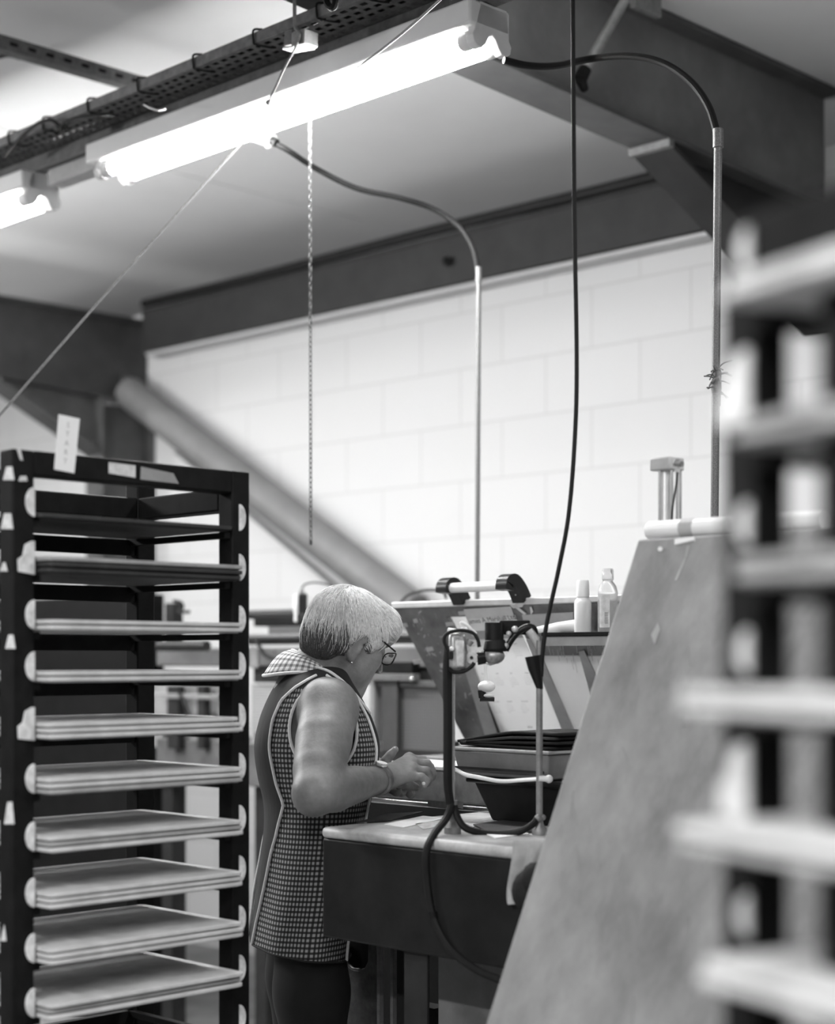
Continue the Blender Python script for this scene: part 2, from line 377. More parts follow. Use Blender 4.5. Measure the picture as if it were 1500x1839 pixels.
fitting('fluorescent_light', 'lit twin-tube fluorescent light at the left edge, mostly out of frame', 4.325, 5.73)
# clamp and hangers on the tray
t = thing('tray_clamp', 'small metal clamp block on the cable tray at top centre', 'clamp', PB(540,75,2.585))
b0 = 2.59
MB().bar(PB(519,72,b0), PB(533,68,b0), .03, .035).build('side_plate', M['galv_dark'], t, bevel=.002)
MB().bar(PB(536,76,2.575), PB(559,68,2.575), .045, .035).build('block', M['galv'], t, bevel=.003)
MB().bar(PB(518,90,b0-.01), PB(556,84,b0-.01), .035, .005).build('bottom_strip', M['white'], t)
q = MB().tube(spline([PB(529,-120,2.56), PB(529,0,2.56), PB(530,45,2.565), PB(534,54,2.565)],5), .0045, 8)
tag(q.build('hanger_rod', M['cord_dark']), 'thin grey hanger dropping from the roof to the tray clamp', 'hanger')
q = MB().tube(spline([PB(531,52,2.555), PB(539,62,2.55), PB(531,85,2.55), PB(512,120,2.56), PB(496,155,2.58), PB(482,184,2.60)],6), .0032, 8)
q.ball(PB(482,184,2.602), .008)
tag(q.build('tie_cord', M['rope']), 'pale cord tied from the tray clamp down to the lit fluorescent light', 'cord')
q = MB().tube(spline([PB(452,236,2.66), PB(440,250,2.64), PB(330,372,2.5), PB(160,562,2.3), PB(0,745,2.12), PB(-60,812,2.05), PB(-420,1220,1.7)],8), .0036, 8)
tag(q.build('cord', M['rope']), 'long pale cord slanting from under the light down to the left edge', 'cord')
q = MB().tube(spline([PB(830,-38,2.45), PB(790,0,2.5), PB(720,62,2.57), PB(655,112,2.63), PB(640,122,2.655)],6), .003, 8)
tag(q.build('tie_cord', M['cord_dark']), 'thin grey cord slanting in front of the light at top right of centre', 'cord')
# suspended strut along the roof at the left
t = thing('overhead_strut', 'perforated grey strut under the roof at top left', 'strut', W(4.2, 2.6, 3.1))
q = MB().abox(4.18, 4.225, 1.6, 3.25, 3.085, 3.09).abox(4.18,4.184,1.6,3.25,3.09,3.125).abox(4.221,4.225,1.6,3.25,3.09,3.125).abox(4.18,4.225,1.6,3.25,3.12,3.125)
q.build('channel', M['galv_dark'], t, bevel=.001)
q = MB()
for i in range(26): q.abox(4.1785, 4.18, 1.7+i*.06, 1.725+i*.06, 3.10, 3.11)
q.build('slots', M['black_paint'], t)
for b_ in (3.2, 1.9): MB().abox(4.19, 4.21, b_, b_+.02, 3.125, 3.225).build('hanger', M['galv_dark'], t)
# roof strut over the tray at top centre
q = MB().abox(3.36, 3.47, 1.5, 2.62, 3.10, 3.19)
tag(q.build('roof_strut', M['galv_dark'], bevel=.004), 'grey roof strut cut off by the top edge above the tray clamp', 'strut')
q = MB().tube(spline([PB(583,-20,2.5), PB(588,6,2.5), PB(597,14,2.5), PB(603,4,2.5), PB(602,-25,2.5)],6), .008, 8)
tag(q.build('hook', M['black_paint']), 'dark hook hanging beside the roof strut at the top edge', 'hook')
# rafter stay: bright rod with a dark socket on the near rafter
t = thing('rafter_stay', 'bright slanting steel rod with a dark socket fixed to the near rafter', 'rod', PA(1048,140,2.9))
MB().cyl(PA(1050,128,2.88), PA(1130,-12,2.80), .0135, 16).build('rod', M['galv'], t)
MB().tube([PA(1052,124,2.88), PA(1042,142,2.885)], [.017,.02], 14).tube([PA(1042,140,2.885), PA(1050,160,2.9)], [.016,.012], 10).build('socket', M['black_paint'], t)
MB().box(PA(1160,4,2.86), DA*.01, DB*.06, UP*.03).build('bracket', M['galv'], t, bevel=.002)
# conduit drops
def drop(label_pipe, hose_pts, top, bot, b, r, lab_h, rh):
    q = MB().cyl(PB(*top, b), PB(*bot, b), r, 14)
    q.lathe(PB(*top, b), UP, [(r*1.3,-.03),(r*1.3,.01)], 14)
    tag(q.build('conduit_pipe', M['pipe']), label_pipe, 'pipe')
    q = MB().tube(spline(hose_pts, 8), rh, 10)
    tag(q.build('hose', M['black']), lab_h, 'hose')
bm1 = 3.32
drop('thin galvanised conduit pipe dropping behind the black-ended lid handle',
     [PB(488,254,2.86), PB(520,272,2.9), PB(570,304,3.0), PB(640,338,3.1), PB(720,356,3.2), PB(780,376,3.28), PB(826,408,bm1), PB(850,446,bm1), PB(859,488,bm1)],
     (860,486), (857,1095), bm1, .0066, 'black hose curving from the light junction to the pipe in the middle', .0075)
t = thing('cable_junction', 'grey cone-shaped cable junction just below the lit fluorescent light', 'junction', PB(468,250,2.86))
MB().tube([PB(440,244,2.85), PB(462,246,2.855), PB(489,252,2.86)], [.008,.016,.019], 14).build('cone', M['grey'], t)
MB().cyl(PB(486,251,2.86), PB(497,257,2.865), .011, 12).build('gland', M['black'], t)
MB().ball(PB(481,262,2.855), .007).build('screw', M['greylt'], t)
b2 = 2.98
drop('speckled galvanised conduit pipe at right, running down behind the white roll',
     [PB(905,108,2.72), PB(950,118,2.78), PB(1000,118,2.86), PB(1060,106,b2), PB(1130,101,b2), PB(1190,113,b2), PB(1240,146,b2), PB(1272,190,b2), PB(1288,238,b2)],
     (1290,240), (1283,1010), b2, .0088, 'black hose arching over the rafter to the right-hand pipe', .0082)
q = MB()
for i in range(26):
    p = PB(1290+random.uniform(-6,6), 682+random.uniform(-26,26), b2-.012); d = Vector((random.uniform(-1,1),random.uniform(-.8,.2),random.uniform(-1,.6))).normalized()
    q.tube(spline([p, p+d*.012+V(0,0,.003), p+d*random.uniform(.018,.034)],3), .0016, 5)
q.lathe(PB(1287,690,b2)+V(0,0,-.02), UP, [(.010,0),(.0115,.01),(.0105,.03),(.0115,.045),(.0098,.05)], 12)
tag(q.build('wire_knot', M['galv_dark']), 'scruffy knot of tie wire around the right-hand pipe', 'wire')
# chain
def link(c, ax, side, L=.0115, w=.0038, r=.0013):
    pts = []
    for k in range(12):
        t = 2*PI*k/12; pts.append(c+ax*(math.cos(t)*L*.72+(.28*L if math.cos(t)>0.01 else (-.28*L if math.cos(t)<-0.01 else 0)))*.62+side*math.sin(t)*w)
    return pts
q = MB(); zt = PB(557,200,2.78); d0 = zt.y; n = 0; pz = zt.copy(); end = P(557,968,d0).z
while pz.z > end:
    q.tube(link(pz, UP, DA if n % 2 else DB), .00135, 5, closed=True); pz = pz+V(0.00002,0,-.0122); n += 1
q.lathe(pz, UP, [(.0,-.006),(.004,-.004),(.004,.006),(.0,.009)], 10)
tag(q.build('pull_chain', M['chain']), 'thin metal pull chain hanging straight down from the lit light', 'chain')
# air line: grey at the top, black below, ends at the regulator stand
d1 = 3.10
q = MB(); q.tube(spline([P(1029,-60,d1), P(1029,0,d1), P(1030,150,d1), P(1032,400,d1), P(1036,640,d1), P(1033,780,d1), P(1022,920,d1), P(1004,1020,d1), P(984,1110,d1), P(975,1170,d1), P(972,1215,d1)],8), .0042, 10)
t = tag(q.build('air_line', M['black']), 'long thin black air line hanging from the roof to the regulator', 'hose')
# wall brace and thin second angle
t = thing('wall_brace', 'thick grey diagonal brace tube crossing the block wall', 'brace', PB(480,890,4.72))
p0, p1 = PB(232,705,4.72), PB(745,1100,4.72)
MB().tube([p0, p1], .078, 28).build('tube', M['brace'], t)
dd = (p1-p0).normalized()
MB().box(p0-dd*.06, dd*.12, dd.cross(DB)*.07, DB*.008).build('end_plate', M['steel_dark'], t, bevel=.003)
q = MB().bar(PB(318,812,4.80), PB(610,1060,4.80), .012, .03, up=DB)
tag(q.build('wall_angle', M['galv']), 'thin bright angle strip just under the diagonal brace', 'strip')
q = MB().cyl(PB(803,469,4.74), PB(803,469,4.72), .018, 14)
tag(q.build('bolt', M['black_paint']), 'dark round bolt head on the face of the eaves beam', 'bolt')
q = MB()
for i in range(40):
    q.ball(PB(940+random.uniform(-34,40), 383+random.uniform(-7,7)-.18*0, 4.80)+V(0,0,0), random.uniform(.006,.014), n=8)
tag(q.build('insulation_tuft', M['dust']), 'pale tuft of loose insulation above the eaves beam', 'insulation')
# ================================================================== BENCH AND WHAT STANDS ON IT
BZ = 1.03; BB0 = 2.164; BA1 = 2.432
t = thing('work_bench', 'dark-fronted steel work bench with a pale worn top in front of the person', 'bench', W(1.9, 2.4, 0))
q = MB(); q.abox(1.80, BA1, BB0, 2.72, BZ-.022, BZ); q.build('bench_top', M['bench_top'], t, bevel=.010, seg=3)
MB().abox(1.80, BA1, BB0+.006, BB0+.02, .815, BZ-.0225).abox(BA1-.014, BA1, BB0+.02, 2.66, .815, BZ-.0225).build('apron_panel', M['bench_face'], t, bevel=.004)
for a in (2.19, 1.84):
    for b in (2.215, 2.63):
        MB().abox(a-.03, a+.03, b-.03, b-.026, 0, BZ-.0225).abox(a+.026, a+.03, b-.026, b+.03, 0, BZ-.0225).build('leg', M['greydark'], t)
for b in (2.2, 2.61): MB().abox(1.87, 2.16, b, b+.03, .30, .34).build('stretcher', M['greydark'], t)
# plate with a U-shaped cut under the bench
pl = []
for px, py in ((596,1690),(616,1690),(618,1712),(624,1730),(634,1740),(646,1742),(656,1738),(661,1726),(662,1690),(676,1690),(676,1900),(596,1900)): pl.append(PB(px, py, 2.50))
q = MB().prism(pl, DB*.006)
t = thing('notched_plate', 'mottled steel plate with a U-shaped notch below the bench', 'plate', PB(636, 1900, 2.50))
q.build('plate', mat('mottled_steel', .12, .5, .3, noise=(26,.6)), t, bevel=.001)
MB().tube(spline([PB(616,1690,2.498),PB(618,1712,2.498),PB(624,1730,2.498),PB(634,1740,2.498),PB(646,1742,2.498)],4), .0035, 8).build('rim', M['galv'], t)
MB().prism([PB(600,1670,2.515),PB(672,1670,2.515),PB(672,1760,2.515),PB(600,1760,2.515)], DB*.004).build('dark_backing', M['cabinet'], t)  # added dark sheet that keeps the bright wall out of the notch
MB().abox(2.46, 2.52, 2.51, 2.55, 0, .62).build('foot', M['greydark'], t)
for px, lab in ((683,'left'),(707,'right')):
    p = PB(px, 1680, 2.45)
    q = MB().box(V(p.x, p.y, .42), DA*.004, DB*.006, UP*.42)
    tag(q.build('upright_rod', M['galv']), 'thin bright upright rod below the bench, the %s one of two' % lab, 'rod', 'rods below the bench')
q = MB(); ca, cb_ = PB(786,1735,2.40), PB(935,1735,2.40)
aa = 2.40*(1-(786-CX)/F)/(1+(786-CX)/F); ab = 2.40*(1-(960-CX)/F)/(1+(960-CX)/F)
q.abox(ab, aa, 2.40, 2.60, 0, .82); tag(q.build('carton', M['card'], bevel=.004), 'plain grey carton standing on the floor beneath the bench', 'box')
q = MB().abox(aa+.09, aa+.14, 2.42, 2.47, 0, .80); tag(q.build('cabinet_post', M['greydark'], bevel=.003), 'dark square post beneath the bench beside the grey carton', 'post')
# rag and bundle on the bench front
def drape(pts_px, name, m_, label, cat, b, th=.004):
    q = MB(); n = len(pts_px)
    L = [PB(x0, y, b-.004-.006*math.sin(i*1.3)) for i, (x0, x1, y) in enumerate(pts_px)]; R = [PB(x1, y, b-.006-.008*math.sin(i*1.1+1)) for i, (x0, x1, y) in enumerate(pts_px)]
    rows = []
    for l, r_ in zip(L, R):
        rows.append([l.lerp(r_, k/6)-DB*.006*math.sin(k*1.6) for k in range(7)])
    vs = [v for r_ in rows for v in r_]; fs = [(i*7+k, i*7+k+1, (i+1)*7+k+1, (i+1)*7+k) for i in range(n-1) for k in range(6)]
    q.add(vs, fs); o = q.build(name, m_); s = o.modifiers.new('solid', 'SOLIDIFY'); s.thickness = th; s.offset = 1
    ss = o.modifiers.new('sub', 'SUBSURF'); ss.levels = ss.render_levels = 2
    tag(o, label, cat)
drape([(922,985,1508),(924,982,1522),(921,968,1546),(917,958,1572),(912,944,1600),(914,938,1626)], 'rag', M['cloth'], 'pale grey rag hanging over the bench front beside the plywood sheet', 'rag', BB0)
q = MB().ball(PB(948,1600,BB0-.045), .028, .03, .036, 16).ball(PB(962,1580,BB0-.045), .026, .03, .03, 16)
tag(q.build('cloth_bundle', M['clothdark']), 'black cloth bundle tucked between the bench front and the plywood sheet', 'cloth')
# trough along the back of the bench
t = thing('glue_trough', 'low grey trough with a white top ledge along the back of the bench', 'trough', W(2.4, 2.67, BZ))
MB().abox(2.05, 2.76, 2.625, 2.74, BZ+.012, 1.112).build('body', mat('trough_grey', .3, .4, .2, noise=(20,.35)), t, bevel=.004)
MB().abox(2.05, 2.76, 2.618, 2.78, 1.112, 1.121).build('top_ledge', M['white'], t, bevel=.002)
MB().abox(2.05, 2.76, 2.606, 2.624, BZ, BZ+.011).build('bottom_rail', M['chrome'], t, bevel=.002)
for px0, px1 in ((768,805),(812,832)):
    q = MB(); q.hexa([PB(px0,1449,2.59),PB(px1,1453,2.59),PB(px1,1453,2.594),PB(px0,1449,2.594),PB(px0,1437,2.59),PB(px1,1440,2.59),PB(px1,1440,2.594),PB(px0,1437,2.594)])
    q.build('tape_piece', M['galv'], t)
# black bucket with a grey bin on top
def tapered(m_, a0, a1, b0, b1, z0, z1, ins):
    m_.hexa([W(a1-ins,b0+ins,z0),W(a0+ins,b0+ins,z0),W(a0+ins,b1-ins,z0),W(a1-ins,b1-ins,z0),W(a1,b0,z1),W(a0,b0,z1),W(a0,b1,z1),W(a1,b1,z1)]); return m_
t = thing('black_bucket', 'black tapered bucket on the bench holding up the grey bin', 'bucket', W(2.19, 2.52, BZ))
tapered(MB(), 2.055, 2.30, 2.455, 2.60, BZ, 1.115, .028).build('body', M['black'], t, bevel=.006)
MB().abox(2.045, 2.31, 2.445, 2.61, 1.108, 1.120).build('rim', M['blackplastic'], t, bevel=.004)
t = thing('grey_bin', 'shallow grey bin standing on the black bucket', 'bin', W(2.2, 2.52, 1.12))
tapered(MB(), 2.09, 2.345, 2.445, 2.60, 1.121, 1.172, .010).build('body', mat('bin_grey', .16, .5, noise=(16,.25)), t, bevel=.004)
MB().abox(2.085, 2.35, 2.44, 2.605, 1.172, 1.179).build('rim', M['grey'], t, bevel=.003)
MB().abox(2.10, 2.335, 2.4405, 2.4445, 1.135, 1.140).build('groove', M['greydark'], t)
q = MB().tube(spline([PB(798,1378,2.44),PB(818,1382,2.44),PB(836,1391,2.43),PB(860,1396,2.43),PB(900,1403,2.43),PB(940,1401,2.43),PB(970,1399,2.425),PB(986,1399,2.42)],6), .0042, 8).ball(PB(986,1399,2.42), .008)
tag(q.build('white_cord', M['white']), 'white cord drawn around the front of the bucket under the grey bin', 'cord')
nl = ('top','upper middle','lower middle','bottom')
for i, (dx, ln, z) in enumerate(((.0,.27,1.208),(.012,.25,1.199),(.004,.26,1.190),(.016,.245,1.181))):
    q = MB(); vs = []; nx = 14; ny = 6
    for k in range(nx):
        for j in range(ny):
            a = 2.07+dx+ln*k/(nx-1); b = 2.455+.15*j/(ny-1); s = k/(nx-1)
            vs.append(W(a, b, z-.022*max(0,s-.45)**1.2*(i<3)*(3-i)/1.6+.0012*math.sin(5*s+i)))
    q.add(vs, [(k*ny+j, (k+1)*ny+j, (k+1)*ny+j+1, k*ny+j+1) for k in range(nx-1) for j in range(ny-1)])
    o = q.build('rubber_sheet', M['black'] if i != 1 else M['boarddark']); s = o.modifiers.new('solid','SOLIDIFY'); s.thickness = .0055; s.offset = 1
    tag(o, 'limp black sheet on the grey bin, %s of four' % nl[i], 'sheet', 'black sheets on the grey bin')
# clutter on the bench top
for i, (pts, m_, lab) in enumerate((
    (((690,1481),(760,1466),(800,1470),(725,1487)), M['paper'], 'pale paper scrap on the bench nearest the person'),
    (((745,1480),(798,1474),(806,1482),(760,1490)), M['dust'], 'pale dusty scrap on the bench left of the left stand'),
    (((832,1478),(885,1468),(905,1474),(850,1486)), M['dust'], 'pale offcut on the bench between the two stands'),
    (((872,1498),(935,1492),(950,1498),(890,1506)), M['paper'], 'pale strip of paper near the bench edge beside the right stand'))):
    q = MB().prism([PZ(x,y,BZ+.0005) for x,y in pts], V(0,0,.0012)); tag(q.build('paper_scrap', m_), lab, 'scrap')
for i, (pts, lab) in enumerate((
    (((850,1482),(905,1474),(965,1479),(968,1494),(880,1496)), 'dark flat offcut on the bench in front of the black bucket'),
    (((640,1478),(700,1462),(760,1459),(700,1474)), 'dark flat offcut on the bench under the hands'))):
    q = MB().prism([PZ(x,y,BZ+.0022) for x,y in pts], V(0,0,.002)); tag(q.build('offcut', M['boarddark']), lab, 'offcut')
# regulator stands
def rod(m_, x, y0, y1, d, r): m_.cyl(P(x,y0,d), P(x,y1,d), r, 14)
dL = (CH-BZ)*F/(1497-YH); dR = (CH-BZ)*F/(1499-YH)
t = thing('stand', 'left upright metal stand on the bench, carrying the air regulator', 'stand', P(813,1497,dL))
q = MB(); rod(q, 813, 1132, 1496, dL, .0048); q.build('rod', M['chrome'], t)
MB().lathe(P(813,1497,dL), UP, [(.016,0),(.016,.012),(.006,.022),(.006,.05),(.0095,.055),(.0095,.062)], 16).build('foot', M['galv'], t)
MB().ball(P(812,1446,dL-.004), .0085).build('ferrule', M['galv'], t)
t2 = thing('stand', 'right upright metal stand on the bench, beside the plywood sheet', 'stand', P(969,1499,dR))
q = MB(); rod(q, 969, 1150, 1498, dR, .0062); q.build('rod', M['galv'], t2)
MB().lathe(P(969,1499,dR), UP, [(.014,0),(.014,.010),(.008,.02),(.0065,.03)], 16).build('foot', M['galv'], t2)
MB().ball(P(967,1470,dR-.006), .008).ball(P(975,1468,dR), .006).build('ferrule', M['galv'], t2)
MB().cyl(P(968,1398,dR-.004), P(985,1399,dR-.004), .0055, 10).build('clamp', M['whiteplastic'], t2)
MB().tube([P(958,1178,dR), P(962,1200,dR), P(970,1238,dR)], [.016,.014,.006], 14).build('sleeve', M['blackplastic'], t2)
q = MB().tube(spline([P(806,1160,dL-.012), P(803,1200,dL-.012), P(804,1300,dL-.012), P(804,1400,dL-.011), P(809,1444,dL-.008)],6), .0082, 10)
tag(q.build('hose', M['black']), 'thick black hose strapped along the left stand', 'hose')
q = MB().tube(spline([P(812,1446,dL-.01), P(800,1472,dL-.03), P(780,1498,dL-.075), PB(766,1530,2.145), PB(767,1580,2.142), PB(778,1645,2.142), PB(806,1700,2.142), PB(850,1738,2.142), PB(905,1762,2.142), PB(960,1775,2.142)],8), .0072, 10)
q.lathe(PB(778,1643,2.142), V(.25,0,-1), [(.0085,-.006),(.0085,.006)], 12)
tag(q.build('hose', M['black']), 'black hose looping down over the bench front from the left stand', 'hose')
q = MB().tube(spline([P(816,1448,dL-.006), P(824,1472,dL-.014), P(840,1489,dL-.02), P(880,1497,dL-.02), P(930,1494,dR-.02), P(956,1481,dR-.012), P(966,1468,dR-.004)],8), .0065, 10)
tag(q.build('hose', M['black']), 'black hose sagging across the bench between the two stands', 'hose')
# the regulator itself
dg = dL-.004; e = dg/F
t = thing('air_regulator', 'brass-grey air regulator with black knob held between the two stands', 'regulator', P(835,1205,dg))
def pb(x0, x1, y0, y1, d0, dep, m_, nm, bev=.004, par=None):
    p = P((x0+x1)/2, (y0+y1)/2, d0); MB().box(p, V((x1-x0)/2*e,0,0), V(0,dep/2,0), V(0,0,(y1-y0)/2*e)).build(nm, m_, par or t, bevel=bev)
metal = mat('cast_metal', .42, .4, .6, noise=(60,.5)); metal2 = mat('pale_cast_metal', .6, .45, .4, noise=(60,.35))
pb(806,838,1136,1204,dg,.045,metal,'body',.008)
pb(818,834,1150,1198,dg-.026,.012,metal2,'cover_plate',.003)
MB().cyl(P(848,1181,dg-.012), P(849,1181,dg+.02), 11*e, 24).build('gauge', metal2, t)
MB().cyl(P(847,1181,dg-.0145), P(847,1181,dg-.012), 3*e, 12).build('gauge_hub', M['greydark'], t)
MB().ball(P(812,1165,dg-.026), 4.5*e).build('port_plug', M['whiteplastic'], t)
pb(806,814,1170,1184,dg-.024,.01,M['black'],'valve',.002)
MB().tube([P(846,1150,dg), P(840,1158,dg)], [7*e,6*e], 12).build('fitting', metal, t)
MB().tube([P(857,1182,dg), P(872,1180,dg)], [13*e,12*e], 18).build('coupling', M['blackplastic'], t)
MB().tube([P(889,1150,dg), P(890,1165,dg), P(890,1170,dg)], [18*e,22*e,20*e], 20).build('collar', M['black'], t)
MB().tube([P(888,1118,dg), P(888,1150,dg)], [17*e,17*e], 20).build('knob', M['blackplastic'], t)
MB().ball(P(887,1178,dg), 20*e, 20*e, 15*e).build('bowl_head', metal, t)
MB().tube([P(884,1188,dg), P(886,1194,dg)], [12*e,6*e], 14).build('drain', metal, t)
pb(897,952,1114,1140,dg+.03,.03,M['black'],'bracket',.003)
MB().tube(spline([P(908,1168,dg), P(918,1150,dg), P(930,1136,dg), P(946,1126,dg), P(958,1128,dg), P(962,1140,dg)],5), 6*e, 12).build('elbow_pipe', M['blackplastic'], t)
MB().ball(P(925,1130,dg-.01), 6*e).ball(P(914,1138,dg-.01), 5*e).ball(P(908,1160,dg-.006), 6*e).build('union', metal2, t)
MB().tube([P(950,1132,dg-.01), P(962,1148,dg-.01), P(966,1165,dg-.01)], [7*e,8*e,5*e], 12).build('outlet', metal2, t)
q = MB().tube(spline([P(805,1170,dg-.03), P(798,1150,dg-.03), P(803,1138,dg-.03), P(825,1132,dg-.03), P(848,1136,dg-.03), P(858,1148,dg-.03), P(861,1162,dg-.03)],6), .0034, 8)
tag(q.build('hose', M['black']), 'thin black tube looped over the regulator body', 'hose')
q = MB().tube(spline([P(806,1200,dg-.02), P(815,1207,dg-.02), P(832,1206,dg-.02), P(846,1198,dg-.02), P(852,1190,dg-.02)],6), .0036, 8)
tag(q.build('hose', M['black']), 'black tube hugging the underside of the regulator', 'hose')
q = MB().tube(spline([P(806,1132,dg), P(822,1134,dg-.01), P(835,1131,dg-.01), P(846,1133,dg), P(854,1140,dg)],5), 5*e, 10)
q.tube(spline([P(836,1131,dg-.01), P(828,1118,dg-.01), P(838,1122,dg-.012), P(846,1130,dg-.01)],4), 3*e, 8)
tag(q.build('tape_knot', M['whiteplastic']), 'white knotted tape tied on top of the regulator', 'tape')
dh = 3.5
t = thing('hanging_bulb', 'pale rounded float hanging below the regulator on a thin stem', 'float', P(874,1260,dh))
eh = dh/F
MB().tube([P(872,1192,dh), P(873,1226,dh)], [3*eh,3*eh], 8).build('stem', M['whiteplastic'], t)
MB().ball(P(874,1233,dh), 16*eh, 16*eh, 11*eh).build('cap', M['whiteplastic'], t)
MB().tube([P(866,1240,dh), P(866,1254,dh)], [8*eh,6*eh], 12).tube([P(862,1255,dh), P(888,1256,dh)], [5*eh,4*eh], 10).build('spring', M['greydark'], t)
MB().ball(P(877,1249,dh), 11*eh, 10*eh, 4*eh).build('washer', M['whiteplastic'], t)
# ================================================================== PRESS WITH A RAISED LID
def a_of(px, b): u = (px-CX)/F; return b*(1-u)/(1+u)
def slab(q, px0, px1, py0, py1, b, th, pm=None):
    pm = pm if pm is not None else (px0+px1)/2; d = dB(pm, b)
    return q.abox(a_of(px1,b), a_of(px0,b), b, b+th, CH-(py1-YH)/F*d, CH-(py0-YH)/F*d)
LB0, LZ0, LB1, LZ1 = 2.93, 1.482, 3.20, 1.126
ld = Vector((LB1-LB0, LZ1-LZ0)); ld.normalize(); ln = Vector((ld.y, -ld.x))      # ln: out of the face, towards the person
lD = DB*ld.x+UP*ld.y; lN = DB*ln.x+UP*ln.y
def LP(px, py, off=0.0):
    dv = P(px, py, 1)-V(0,0,CH); o = V(0,0,CH); q0 = W(0,LB0,LZ0)+lN*off
    return o+dv*((q0-o).dot(lN)/dv.dot(lN))
t = thing('printing_press', 'grey steel press with a scratched tilted-up lid and a bar handle behind the regulator', 'press', W(2.6, 3.4, 0))
press = t
cTL, cTR, cBR, cBL = LP(832,1150,.004), LP(941,1145,.004), LP(1013,1313,.004), LP(905,1330,.004)
def a_pt(p): return (p.y-p.x)*S2
aR = a_of(1175, LB0)-.3; aC = (a_pt(cTL)+a_pt(cBL))/2; zw = LP(1000,1178).z; zn = LP(870,1107).z
def lidpos(z): f_ = (LZ0-z)/(LZ0-LZ1); return LB0+(LB1-LB0)*f_
def piece(a0, a1, z0, z1): return [W(a1,lidpos(z1),z1), W(a1,lidpos(z0),z0), W(a0,lidpos(z0),z0), W(a0,lidpos(z1),z1)]
q = MB().prism([W(3.013,LB0,LZ0), W(3.013,LB1,LZ1), W(aC,LB1,LZ1), W(aC,lidpos(zn),zn), W(a_pt(cTR),lidpos(zn),zn), W(a_pt(cTR),lidpos(zw),zw), W(aR,lidpos(zw),zw), W(aR,LB0,LZ0)], -lN*.014)
lid = q.build('lid', M['panel'], t, bevel=.002)
MB().prism(piece(a_pt(cTR), aC-.001, LZ1, zn-.001), -lN*.004).build('window', M['acrylic'], lid)
MB().prism(piece(aR, a_pt(cTR)-.001, LZ1, zw-.001), -lN*.004).build('window', M['frosted'], lid)
MB().abox(aR, 3.018, LB0-.006, LB0+.05, LZ0, LZ0+.016).build('top_edge', M['panel_edge'], lid, bevel=.003)
def strip(name, c, m_, off, th=.003, par=None):
    q = MB().prism([LP(x,y,off) for x,y in c], lN*th); return q.build(name, m_, par or lid)
strip('frame_strip', ((820,1150),(840,1150),(899,1330),(876,1333)), M['grey'], .0005)
strip('dark_strip', ((843,1200),(853,1200),(903,1330),(890,1331)), M['greydark'], .0005, .002)
strip('frame_strip', ((946,1147),(960,1147),(1037,1322),(1016,1324)), M['grey'], .0045)
strip('diagonal_strip', ((1040,1170),(1050,1168),(1078,1225),(1062,1250)), M['grey'], .003, .002)
strip('pale_band', ((938,1104),(1030,1099),(1030,1130),(944,1132)), M['panel_lt'], .0005, .001)
q = MB()
for i in range(90):
    x, y = random.uniform(716,850), random.uniform(1100,1330)
    if x < 712+(y-1095)*.53+8: continue
    Ls_ = random.uniform(2,13); an = random.choice((1.1,1.2,-.9,.3))+random.uniform(-.3,.3)
    p0, p1 = LP(x,y,.0006), LP(x+Ls_*math.cos(an), y+Ls_*math.sin(an), .0006)
    q.bar(p0, p1, .0006, random.choice((.001,.002,.0035)), up=lD if abs((p1-p0).normalized().dot(lD)) < .95 else DA)
for i in range(26):
    x, y = random.uniform(985,1090), random.uniform(1140,1190); p0 = LP(x,y,.0006); p1 = LP(x+random.uniform(1,5),y+random.uniform(6,22),.0006)
    q.bar(p0, p1, .0006, .001, up=DA)
for x, y, w in ((722,1120,9),(742,1112,7),(765,1163,12),(790,1192,16),(742,1186,12),(800,1118,14),(823,1098,20)):
    q.prism([LP(x,y,.0006),LP(x+w,y-2,.0006),LP(x+w+3,y+5,.0006),LP(x+2,y+7,.0006)], lN*.001)
o = q.build('scratches', M['panel_lt'], lid); o['kind'] = 'stuff'
# name plate on the lid
strip('cross_strip', ((826,1134),(931,1129),(942,1146),(833,1151)), M['grey'], .0003, .002)
npl = MB().quad(LP(838,1109,.0015),LP(926,1104,.0015),LP(931,1129,.0015),LP(848,1135,.0015)).build('name_plate', M['thinpaper'], t, fix=False)
MB().prism([LP(833,1094,.001),LP(918,1089,.001),LP(924,1107,.001),LP(838,1111,.001)], lN*.001).build('plate_top', M['greylt'], npl)
lo = LP(842,1120,.0026); ux = (LP(930,1115,.0026)-lo).normalized(); uy = -lD
me, vs, fs = text_mesh('name_lettering', 'James A Marshall Ltd', lo, ux, uy, .0135, None, t)
bpy.data.meshes.remove(me)
cw = max((v-lo).dot(ux) for v in vs); k = (LP(929,1115,.0026)-lo).length/cw
vs = [lo+ux*((v-lo).dot(ux)*k)+uy*((v-lo).dot(uy))+lN*.0004 for v in vs]
meshobj('lettering', vs, fs, M['inkdark'], npl, smooth=False)
